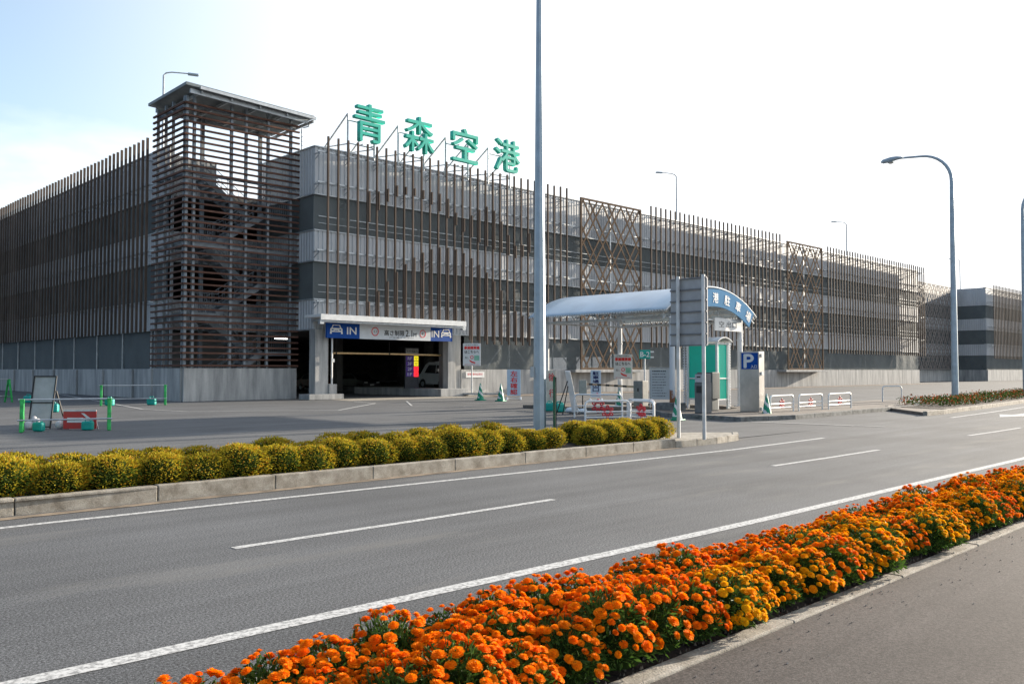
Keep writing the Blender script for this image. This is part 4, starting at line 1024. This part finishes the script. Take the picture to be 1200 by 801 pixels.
def weight(loc, rz, m, label, cat='sign weight', s=1.0):
    t = thing('water_weight', label, cat, loc, rz, 'weights holding down signs and barriers')
    mb = MB(); mb.box(-0.19*s,-0.11*s,0,0.19*s,0.11*s,0.30*s); o = mb.build('tank', m, t, bevel=0.06*s)
    o.data.materials[0] = m
    mb = MB(); mb.tube([(-0.08*s,0,0.29*s),(-0.07*s,0,0.36*s),(0.07*s,0,0.36*s),(0.08*s,0,0.29*s)],0.022*s,8); mb.tube([(0.13*s,0,0.29*s),(0.13*s,0,0.33*s)],0.03*s,8); mb.build('handle', m, t, smooth=True)
    return t
weight((26.6,24.9,0), FACE, TEALP, 'teal plastic water weight at the foot of the 徐行 sign', s=1.15)
weight((26.3,24.1,0), R(-20), TEALP, 'teal plastic water weight leaning beside the pale bag behind the hedge', s=1.2)
t = thing('weight_bag', 'pale blue-white weight bag on the ground under the leaning board', 'weight bag', (25.8,22.9,0)); mb = MB(); blob(mb, 0,0,0.13,0.34,0.24,0.13); blob(mb, 0.35,-0.2,0.10,0.2,0.16,0.10); mb.build('bag', WB, t, smooth=True)

# =================================================================== CONES
def cone_proto(name='traffic_cone'):
    t = thing(name, 'x', 'traffic cone', group='green and white traffic cones'); H = 0.78
    mb = MB(); mb.box(-0.2,-0.2,0,0.2,0.2,0.035); mb.build('base', CONEG, t, bevel=0.01)
    mb = MB(); n = 24; rows = 18
    for j in range(rows+1):
        z = 0.035 + (H-0.035)*j/rows; r_ = 0.145*(1-j/rows)+0.022
        for k in range(n): a = 2*PI*k/n; mb.v.append((r_*math.cos(a), r_*math.sin(a), z))
    for j in range(rows):
        for k in range(n):
            mb.f.append((j*n+k, j*n+(k+1)%n, (j+1)*n+(k+1)%n, (j+1)*n+k)); mb.m.append(1 if ((j*1.2 + k*0.75) % 9) < 3.4 and 1 < j else 0)
    mb.f.append(tuple(rows*n+k for k in range(n))); mb.m.append(0)
    mb.build('cone', [CONEG, WHITE], t, smooth=True)
    return t
cn = cone_proto()
for i, (x,y,rz,lab,s_) in enumerate(((33.5,36.8,0,'green and white cone nearest the garage entrance, left of the other one by the wall',1.25),(33.4,35.0,20,'green and white cone just left of the standing 左右確認 sign',1.25),
        (30.2,24.1,0,'green and white cone behind the white guard rails under the canopy',1.15),(24.9,17.35,10,'green and white striped cone between the two posts of the grey road sign',1.1),(28.9,16.2,30,'green and white striped cone at the foot of the stainless P pillar',1.1))):
    place(cn, i == 0, (x,y,0.0), R(rz), lab, (s_,s_,s_))

# =================================================================== GUARD RAILS
def emblem(mb, cx, cz, s=1.0):
    def loop(x, z, rx, rz_, a0=0): mb.tube([(x+rx*math.cos(2*PI*k/14)*math.cos(a0)-rz_*math.sin(2*PI*k/14)*math.sin(a0), 0, z+rx*math.cos(2*PI*k/14)*math.sin(a0)+rz_*math.sin(2*PI*k/14)*math.cos(a0)) for k in range(15)], 0.02*s, 6)
    loop(cx, cz, 0.10*s, 0.10*s)
    for k in range(6): a = PI/2+2*PI*k/6; loop(cx+0.13*s*math.cos(a), cz+0.13*s*math.sin(a), 0.055*s, 0.035*s, a)
def guard(label, loc, rz, W=1.9, H=0.62, emb=True, group='white tubular guard rails', bars=True):
    t = thing('guard_rail', label, 'guard rail', loc, rz, group); r_ = 0.034; c = 0.14
    pts = [(-W/2,0,0),(-W/2,0,H-c)]
    for i in range(1,7): a = PI/2*i/6; pts.append((-W/2+c*(1-math.cos(a)),0,H-c+c*math.sin(a)))
    for i in range(0,7): a = PI/2*i/6; pts.append((W/2-c+c*math.sin(a),0,H-c+c*math.cos(a)))
    pts.append((W/2,0,0))
    mb = MB(); mb.tube(pts, r_, 10); mb.build('hoop', WHITE, t, smooth=True)
    mb = MB()
    if bars:
        for z in (H*0.28, H*0.52): mb.tube([(-W/2,0,z),(W/2,0,z)],0.020,8)
        mb.build('cross_bar', WHITE, t, smooth=True)
    if emb:
        mb = MB(); emblem(mb, 0, H*0.52, H/0.62*0.95); mb.build('red_emblem', mat('faded_red', (0.65,0.04,0.05), 0.5), t, smooth=True)
    return t
guard('white guard rail with red emblem nearest the stainless P pillar', (30.3,16.35,0.135), 0, 1.75)
guard('white guard rail with red emblem, middle one of three right of the P pillar', (32.5,16.3,0.135), 0, 1.95)
guard('white guard rail with red emblem, farthest right of three beyond the P pillar', (34.85,16.2,0.135), 0, 2.05)
guard('plain white hoop rail standing alone left of the curved street lamp', (44.6,18.0,0.135), R(-40), 1.0, 0.78, False, bars=False)
guard('larger white guard rail behind the hedge nearest the canopy', (24.0,20.1,0), math.atan2(-1.5,0.72), 1.75, 0.84)
guard('white guard rail with bright red emblem directly behind the hedge', (21.85,17.9,0), math.atan2(-0.7,1.35), 1.55, 0.72)
guard('short white guard rail turned end on at the right of the hedge rails', (22.6,17.1,0), math.atan2(-1.1,-0.3), 1.2, 0.72)
guard('short white guard rail with curved red stripe beside the hedge, farther from the road', (23.6,17.9,0), math.atan2(-1.1,-0.1), 1.2, 0.72, True)

# =================================================================== BARRICADES (left)
def barricade(label, p, q, h=0.85, two=True, weights=()):
    p = Vector(p); q = Vector(q); mid = (p+q)/2; d = q-p; W = d.length; rz = math.atan2(d.y, d.x)
    t = thing('barricade', label, 'barricade', (mid.x,mid.y,0), rz, 'green pipe barricades on the forecourt')
    for sg in (-1,1):
        x = sg*W/2; mb = MB()
        mb.bar((x,-0.26,0),(x,-0.03,h),0.10,0.06); mb.bar((x,0.26,0),(x,0.03,h),0.10,0.06); mb.bar((x,-0.17,0.3),(x,0.17,0.3),0.08,0.05); mb.box(x-0.06,-0.07,h-0.06,x+0.06,0.07,h+0.05)
        mb.build('a_frame_stand', GREENP, t, bevel=0.012)
    for z in ((h, 0.30) if two else (h,)):
        mb = MB(); y = -0.0 if z == h else -0.20
        mb.tube([(-W/2-0.1,y,z+0.03),(W/2+0.08,y,z+0.03)],0.024,8); mb.build('pipe', GALV, t, smooth=True)
    return t
barricade('nearest green barricade in front of the grey board back and red arrow sign', (7.17,26.75), (9.25,26.05), 0.86)
barricade('green barricade with dark pipe standing by the concrete wall left of the stair tower', (15.2,43.9), (17.9,42.9), 0.95)
barricade('green A-frame barricade cut by the left edge of the photograph', (13.4,52.5), (9.5,50.5), 1.2)
WEIGHTS = [((7.6,26.75,0),'teal water weight inside the left leg of the nearest barricade',0.85),((8.75,26.3,0),'teal water weight in front of the red arrow sign',0.85),
    ((15.6,43.9,0),'teal water weight at the left leg of the barricade by the wall',1.15),((17.35,43.2,0),'teal water weight at the right leg of the barricade by the wall',1.15),
    ((13.9,50.8,0),'teal water weight right of the A-frame at the left edge',1.2),((11.5,38.6,0),'teal water weight alone behind the grey board back',1.1)]
for (l,lab,s_) in WEIGHTS: weight(l, FACE+R(random.uniform(-15,15)), TEALP, lab, s=s_)
t = thing('sign_stand', 'grey back of a framed stand sign held down by white bags', 'stand sign', (8.05,28.0,0), FACE)
mb = MB(); mb.add([(-0.36,-0.05,0.06),(0.24,-0.05,0.06),(0.36,0.06,1.52),(-0.27,0.06,1.52),(-0.36,-0.025,0.06),(0.24,-0.025,0.06),(0.36,0.085,1.52),(-0.27,0.085,1.52)],[(0,1,2,3),(7,6,5,4),(0,4,5,1),(1,5,6,2),(2,6,7,3),(3,7,4,0)]); mb.build('panel', mat('panel_back_grey', (0.46,0.48,0.46), 0.6, 0.0, var=0.08), t)
mb = MB()
for a, b in (((-0.38,-0.06,0.0),(-0.28,0.05,1.54)),((0.26,-0.06,0.0),(0.37,0.05,1.54)),((-0.28,0.05,1.53),(0.37,0.05,1.53)),((-0.33,-0.01,0.76),(0.31,-0.01,0.76)),((-0.38,-0.06,0.05),(0.26,-0.06,0.05)),((0.37,0.05,1.1),(0.40,0.6,0.0)),((-0.3,0.05,1.1),(-0.36,0.6,0.0))): mb.bar(a,b,0.035)
mb.build('frame', INK, t)
for i, (x,y,lab) in enumerate(((7.75,27.75,'white weight bag on the left foot of the grey sign stand'),(8.45,27.35,'white weight bag on the right foot of the grey sign stand'))):
    t = thing('weight_bag', lab, 'weight bag', (x,y,0), FACE, 'white bags on the sign stand feet'); mb = MB()
    blob(mb, -0.12,0,0.12,0.14,0.12,0.12); blob(mb, 0.1,0,0.16,0.10,0.10,0.16); blob(mb, 0.0,0.02,0.26,0.07,0.06,0.12); mb.build('bag', mat('white_bag', (0.72,0.68,0.66)), t, smooth=True)
t = thing('arrow_sign', 'scuffed red rectangular sign with a white arrow pointing right, set low on the ground', 'sign', (8.68,26.75,0), R(-40))
mb = MB(); mb.box(-0.46,0,0.02,0.46,0.03,0.54); mb.build('board', mat('scuffed_red', (0.58,0.03,0.03), 0.5, var=0.1, scale=14, col2=(0.45,0.06,0.05)), t)
mb = MB(); mb.prism([(-0.35,0.20),(0.12,0.20),(0.06,0.34),(-0.35,0.34)],'y',-0.008,-0.001); mb.prism([(0.06,0.345),(0.38,0.22),(0.12,0.20)],'y',-0.008,-0.001); mb.prism([(0.04,0.47),(0.12,0.47),(0.40,0.25),(0.28,0.25)],'y',-0.014,-0.009); mb.build('arrow', WHITE, t)
mb = MB(); mb.box(-0.46,-0.01,0.52,0.46,0.035,0.56); mb.bar((-0.4,0.03,0.4),(-0.4,0.3,0),0.03); mb.bar((0.4,0.03,0.4),(0.4,0.3,0),0.03); mb.build('frame', WHITED, t)

# =================================================================== VEGETATION
def leaf(mb, p, d, n, L_, w, bend=0.15):
    s = d.cross(n).normalized()*w/2
    m_ = p + d*L_*0.5 + n*L_*bend; e = p + d*L_
    o = len(mb.v); mb.v += [tuple(p), tuple(m_+s), tuple(e), tuple(m_-s)]; mb.f.append((o,o+1,o+2,o+3)); mb.m.append(mb.cur)
def rdir(rng):
    while True:
        v = Vector((rng.uniform(-1,1),rng.uniform(-1,1),rng.uniform(-1,1)))
        if 0.05 < v.length < 1: return v.normalized()
LEAFG = mat('hedge_leaf_green', (0.10,0.15,0.02), 0.7, spec=0.2, var=0.15, scale=6, object_random=0.4)
LEAFY = mat('hedge_leaf_yellow', (0.50,0.40,0.03), 0.7, spec=0.15, var=0.12, scale=6, object_random=0.35)
LEAFO = mat('hedge_leaf_rust', (0.50,0.26,0.02), 0.7, spec=0.15, var=0.12, scale=6, object_random=0.35)
def bush_proto(seed, nl=3600):
    rng = random.Random(seed)
    t = thing('clipped_bush', 'x', 'bush', group='round clipped bushes along the road kerb')
    core = MB(); green = MB(); yel = MB(); bumps = [(rdir(rng), rng.uniform(0.06,0.20)) for _ in range(12)]
    def rad(v):
        r_ = 1.0
        for b_, a in bumps: r_ += a*max(0, v.dot(b_)-0.55)*2
        return r_
    RX, RZ, cz = 0.345, 0.30, 0.29
    for i in range(nl):
        v = rdir(rng); 
        if v.z < -0.75: continue
        k = rad(v)*(0.90+rng.random()**0.5*0.12)*rng.choice((1,1,1,0.93,1.05,1.12)); k *= 1 - 0.10*max(0, v.z)**3 + 0.05*math.sin(9*v.x+seed)*math.sin(8*v.y+2*seed); p = Vector((v.x*RX*k, v.y*RX*k, cz+v.z*RZ*k))
        d = (v + rdir(rng)*0.9 + Vector((0,0,0.5))).normalized(); n = rdir(rng)
        q = rng.random(); out = 0.05+0.75*max(0,v.z)+ (0.35 if k > 1.03 else 0)
        clump = max(v.dot(b_) for b_, a_ in bumps[:7])
        out += 0.45*max(0, clump-0.80)/0.20 - 0.12
        tgt = yel if q < out+0.14 else green
        tgt.cur = 1 if (tgt is yel and rng.random() < 0.22) else 0
        leaf(tgt, p, d, n, rng.uniform(0.032,0.060), rng.uniform(0.016,0.026))
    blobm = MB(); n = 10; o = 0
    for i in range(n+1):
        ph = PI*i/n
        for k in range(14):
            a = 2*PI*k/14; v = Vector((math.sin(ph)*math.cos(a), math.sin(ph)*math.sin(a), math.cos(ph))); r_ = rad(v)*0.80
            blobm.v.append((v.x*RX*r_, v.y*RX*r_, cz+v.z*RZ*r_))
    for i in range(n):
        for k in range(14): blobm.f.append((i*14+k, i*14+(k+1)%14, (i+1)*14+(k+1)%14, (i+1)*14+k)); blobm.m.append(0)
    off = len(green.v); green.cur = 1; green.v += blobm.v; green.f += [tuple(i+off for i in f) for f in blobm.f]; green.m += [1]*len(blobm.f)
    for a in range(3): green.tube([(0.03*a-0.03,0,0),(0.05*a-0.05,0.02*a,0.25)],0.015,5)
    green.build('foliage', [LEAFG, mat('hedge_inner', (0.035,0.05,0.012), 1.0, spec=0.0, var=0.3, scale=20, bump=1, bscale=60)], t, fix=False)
    yel.build('young_leaves', [LEAFY, LEAFO], t, fix=False)
    return t
protos = [bush_proto(s_) for s_ in (11,12,13,14,15)]
used = [False]*5
ORD = ['first','second','third','fourth','fifth','sixth','seventh','eighth','ninth','tenth','eleventh','twelfth','thirteenth','fourteenth','fifteenth','sixteenth','seventeenth','eighteenth','nineteenth','twentieth']
def ordn(i):
    if i < 20: return ORD[i]
    return ('twentieth' if i == 19 else {2:'twenty',3:'thirty'}[(i+1)//10] + ('-'+ORD[(i+1)%10-1] if (i+1)%10 else 'th')).replace('twentyth','twentieth').replace('thirtyth','thirtieth') if (i+1) < 40 else 'last'
def put_bush(x, y, lab):
    k = random.randrange(5); s_ = random.uniform(0.90,1.14)
    o = place(protos[k], not used[k], (x,y,0.16), random.uniform(0,6.28), lab, (s_*0.90,s_*random.uniform(0.82,0.95),s_*random.uniform(0.62,0.76))); used[k] = True
    return o
fx = [12.62-0.60*i for i in range(19)]
for i, x in enumerate(fx):
    put_bush(x+random.uniform(-.08,.08), 11.86+random.uniform(-.04,.04)+max(0,(6-x))*0.012, f'round yellow-green kerbside bush, {ORD[i]} to the left of the thick grey post')
for i in range(19):
    x = 12.35-0.60*i
    put_bush(x+random.uniform(-.06,.06), 12.55+random.uniform(-.05,.05), f'round yellow-green back row bush, {ORD[i]} to the left of the thick grey post')
for i in range(5):
    put_bush(13.86+0.56*i, 11.85+random.uniform(-.03,.03), f'round yellow-green kerbside bush, {ORD[i]} to the right of the thick grey post')
for i in range(5):
    put_bush(14.15+0.56*i, 12.5+random.uniform(-.03,.03), f'round yellow-green back row bush, {ORD[i]} to the right of the thick grey post')
for k in range(5):
    if not used[k]: put_bush(16.6, 12.4, 'round yellow-green bush closing the hedge at the two-post road sign')

MLEAF = mat('marigold_leaf', (0.07,0.14,0.022), 0.6, spec=0.25, var=0.15, scale=8, object_random=0.4)
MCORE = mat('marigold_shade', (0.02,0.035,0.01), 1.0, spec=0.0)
PET = {'orange': [mat('petal_orange', (1.0,0.28,0.004), 0.8, spec=0.1, var=0.06, scale=10, object_random=0.16), mat('petal_deep_orange', (0.97,0.20,0.003), 0.8, spec=0.1, var=0.06, scale=10, object_random=0.16)],
       'golden': [mat('petal_golden', (0.97,0.44,0.006), 0.85, spec=0.08, var=0.06, scale=10, object_random=0.14), mat('petal_amber', (0.95,0.34,0.005), 0.85, spec=0.08, var=0.06, scale=10, object_random=0.14)],
       'yellow': [mat('petal_yellow', (0.92,0.50,0.010), 0.85, spec=0.08, var=0.06, scale=10, object_random=0.12), mat('petal_golden', (0.90,0.34,0.008))]}
def translucent(m, amount):
    t = m.node_tree; b = t.nodes['Principled BSDF']; tr = t.nodes.new('ShaderNodeBsdfTranslucent'); mxs = t.nodes.new('ShaderNodeMixShader')
    t.links.new(b.inputs['Base Color'].links[0].from_socket, tr.inputs['Color']); mxs.inputs['Fac'].default_value = amount
    t.links.new(b.outputs[0], mxs.inputs[1]); t.links.new(tr.outputs[0], mxs.inputs[2]); t.links.new(mxs.outputs[0], t.nodes['Material Output'].inputs['Surface'])
for m_ in {q.name: q for l_ in PET.values() for q in l_}.values(): translucent(m_, 0.38)
for m_ in (MLEAF, LEAFG, LEAFY, LEAFO): translucent(m_, 0.30)
def bloom(mb, c, up, r_, rng, hi):
    up = up.normalized(); a = up.orthogonal().normalized(); b = up.cross(a)
    rows = ((10,0.98,-0.06,0.42),(10,0.86,0.22,0.40),(8,0.64,0.42,0.36),(6,0.38,0.55,0.30),(3,0.14,0.60,0.22)) if hi else ((8,0.98,0.0,0.5),(7,0.72,0.34,0.45),(4,0.3,0.55,0.4))
    for (n, rr, zz, wd) in rows:
        ph = rng.uniform(0,6.28)
        for k in range(n):
            t = ph+2*PI*k/n+rng.uniform(-.15,.15); rad_ = a*math.cos(t)+b*math.sin(t); tan = -a*math.sin(t)+b*math.cos(t)
            R1 = r_*rr*rng.uniform(0.9,1.08); base = c + up*(zz*r_*0.55); tip = c + rad_*R1 + up*(zz*r_*0.9 + rng.uniform(-.06,.08)*r_)
            w = wd*r_*rng.uniform(0.85,1.15)
            o = len(mb.v)
            mb.v += [tuple(base+rad_*R1*0.35-tan*w*0.5), tuple(base+rad_*R1*0.35+tan*w*0.5), tuple(tip-rad_*r_*0.04+tan*w*0.72-up*r_*0.02), tuple(tip+rad_*r_*0.05+up*r_*0.06), tuple(tip-rad_*r_*0.04-tan*w*0.72-up*r_*0.02)]
            mb.f += [(o,o+1,o+2,o+3,o+4)]; mb.m += [mb.cur]
    # solid heart so that nothing shows through
    o = len(mb.v); n = 7
    for k in range(n): t = 2*PI*k/n; mb.v.append(tuple(c+(a*math.cos(t)+b*math.sin(t))*r_*0.72))
    mb.v.append(tuple(c+up*r_*0.55)); mb.v.append(tuple(c-up*r_*0.5))
    for k in range(n): mb.f += [(o+k,o+(k+1)%n,o+n),(o+(k+1)%n,o+k,o+n+1)]; mb.m += [mb.cur]*2
def marigold_proto(seed, colour, nb_=54, hi=True):
    rng = random.Random(seed)
    t = thing('marigold_plant', 'x', 'flower', group=f'{colour} marigolds planted along the sidewalk')
    RX, HZ = 0.245, 0.27
    fo = MB()
    # stems
    for k in range(12):
        a = rng.uniform(0,6.28); e = rng.uniform(0.1,0.22); fo.tube([(0,0,0),(e*0.5*math.cos(a),e*0.5*math.sin(a),0.12),(e*math.cos(a),e*math.sin(a),0.26)],0.006,4)
    for i in range(1500):
        v = rdir(rng); v.z = abs(v.z)*1.0-0.12; k = rng.uniform(0.45,1.0)**0.6
        p = Vector((v.x*RX*k, v.y*RX*k, 0.06+max(0.0,v.z)*HZ*k+0.04*rng.random()))
        d = (v+rdir(rng)*0.8).normalized(); leaf(fo, p, d, rdir(rng), rng.uniform(0.03,0.06), rng.uniform(0.008,0.015), 0.1)
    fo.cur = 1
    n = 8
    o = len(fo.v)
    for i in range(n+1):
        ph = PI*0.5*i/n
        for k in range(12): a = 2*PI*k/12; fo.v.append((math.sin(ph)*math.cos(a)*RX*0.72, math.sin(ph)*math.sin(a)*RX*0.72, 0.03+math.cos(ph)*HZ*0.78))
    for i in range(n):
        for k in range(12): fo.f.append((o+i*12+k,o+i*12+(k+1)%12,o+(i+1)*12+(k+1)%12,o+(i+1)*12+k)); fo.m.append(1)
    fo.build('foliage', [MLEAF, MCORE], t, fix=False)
    bl = MB(); pts = []
    tries = 0
    while len(pts) < nb_ and tries < 3000:
        tries += 1
        v = rdir(rng); v.z = abs(v.z)
        if v.z < 0.16: continue
        k = rng.uniform(0.93,1.13); p = Vector((v.x*RX*1.02*k, v.y*RX*1.02*k, 0.055+v.z*HZ*1.06*k))
        if min([(p-q).length for q in pts] or [1]) < 0.036: continue
        pts.append(p); bl.cur = 0 if rng.random() < 0.72 else 1
        r_ = rng.choice((0.017,0.021,0.025,0.028,0.031,0.034))*rng.uniform(0.95,1.05); bloom(bl, p, (v+Vector((0,0,0.6))+rdir(rng)*0.25), r_, rng, hi)
    bl.build('blooms', PET[colour], t, fix=False)
    return t
MP = {c_: [marigold_proto(30+7*i+j, c_, nb_) for j, nb_ in enumerate((112,98,80))] for i, c_ in enumerate(('orange','golden','yellow'))}
mused = set()
for row, (yy, name) in enumerate(((3.17,'front row by the sidewalk'),(3.42,'middle row of the bed'),(3.69,'rear row by the road'))):
    for i in range(40):
        x = 0.48 + i*0.375 + (0.19 if row == 1 else 0) + random.uniform(-.05,.05)
        if row == 2: c_ = 'orange'
        elif x < 4.75: c_ = 'orange'
        elif row == 0: c_ = random.choice(('golden','golden','golden','yellow','orange')) if x > 5.6 else ('yellow' if x < 5.25 else 'golden')
        else: c_ = random.choice(('golden','orange','golden')) if x > 6 else 'orange'
        if row == 2 and x > 9 and random.random() < 0.3: c_ = 'golden'
        j = random.randrange(3)
        if random.random() < 0.05 and row == 0 and x > 6: continue
        k = (c_, j); s_ = random.uniform(0.86,1.14)
        o = place(MP[c_][j], k not in mused, (x, yy+random.uniform(-.05,.05), 0.03), random.uniform(0,6.28), f'{c_} marigold plant, {ordn(i)} from the left end of the {name}', (s_,s_,s_*random.uniform(0.9,1.08)))
        mused.add(k)
for c_ in MP:
    for j in range(3):
        if (c_,j) not in mused: place(MP[c_][j], True, (17.5+j*0.4,3.4,0.03), 0, f'{c_} marigold plant at the far end of the bed')
# fallen petals and pebbles on the soil
rng = random.Random(5); mb = MB()
for i in range(1500):
    x = rng.uniform(0,17); y = rng.uniform(3.0,3.3); s_ = rng.uniform(0.004,0.014); z = 0.035
    mb.add([(x-s_,y,z-.01),(x,y-s_*.8,z-.01),(x+s_,y+.1*s_,z-.01),(x,y+s_,z-.01),(x,y,z+s_*0.9)],[(0,1,4),(1,2,4),(2,3,4),(3,0,4)])
tag(mb.build('pebbles', mat('pebble_grey', (0.16,0.13,0.10), 0.9, object_random=0.6), fix=False), 'small stones and crumbs of soil along the flower bed edge', 'pebbles', kind='stuff')
mb = MB()
for i in range(420):
    x = rng.uniform(1,17); y = 2.99-abs(rng.gauss(0,0.32)); s_ = rng.uniform(0.003,0.009); z = 0.034 if y > 2.87 else 0.014
    mb.add([(x-s_,y,z),(x,y-s_*.8,z),(x+s_,y+.1*s_,z),(x,y+s_,z),(x,y,z+s_*0.9)],[(0,1,4),(1,2,4),(2,3,4),(3,0,4)])
tag(mb.build('grit', mat('pale_grit', (0.30,0.26,0.22), 0.9, object_random=0.6), fix=False), 'specks of grit and spilled soil on the sidewalk by the kerb', 'grit', kind='stuff')
# low planting round the far lamp
mb = MB(); rng = random.Random(9); fl = MB()
for i in range(16000):
    u = rng.random()**1.2; x = 40.3+u*48; yk = 12.9+(x-35)*0.0880; y = yk+0.1+rng.random()*2.6
    if y > 13.0+(x-36)*1.2: continue
    if rng.random() > 0.55+0.45*math.sin(x*2.1)*math.sin(y*3): continue
    p = Vector((x,y,0.14+rng.random()*0.34)); s_ = rng.uniform(0.07,0.15)
    if rng.random() < 0.20: leaf(fl, p+Vector((0,0,0.05)), rdir(rng), rdir(rng), s_*0.8, s_*0.7)
    else: leaf(mb, p, rdir(rng), rdir(rng), s_, s_*0.5)
tag(mb.build('ground_cover', mat('bed_leaf', (0.12,0.19,0.035), 0.8, spec=0.1, object_random=0.5), fix=False), 'low green planting around the curved street lamp', 'plants', kind='stuff')
tag(fl.build('ground_cover_flowers', mat('bed_flower_red', (0.75,0.16,0.05), 0.8, spec=0.1, object_random=0.3), fix=False), 'red and orange flowers scattered in the far verge planting', 'flowers', kind='stuff')
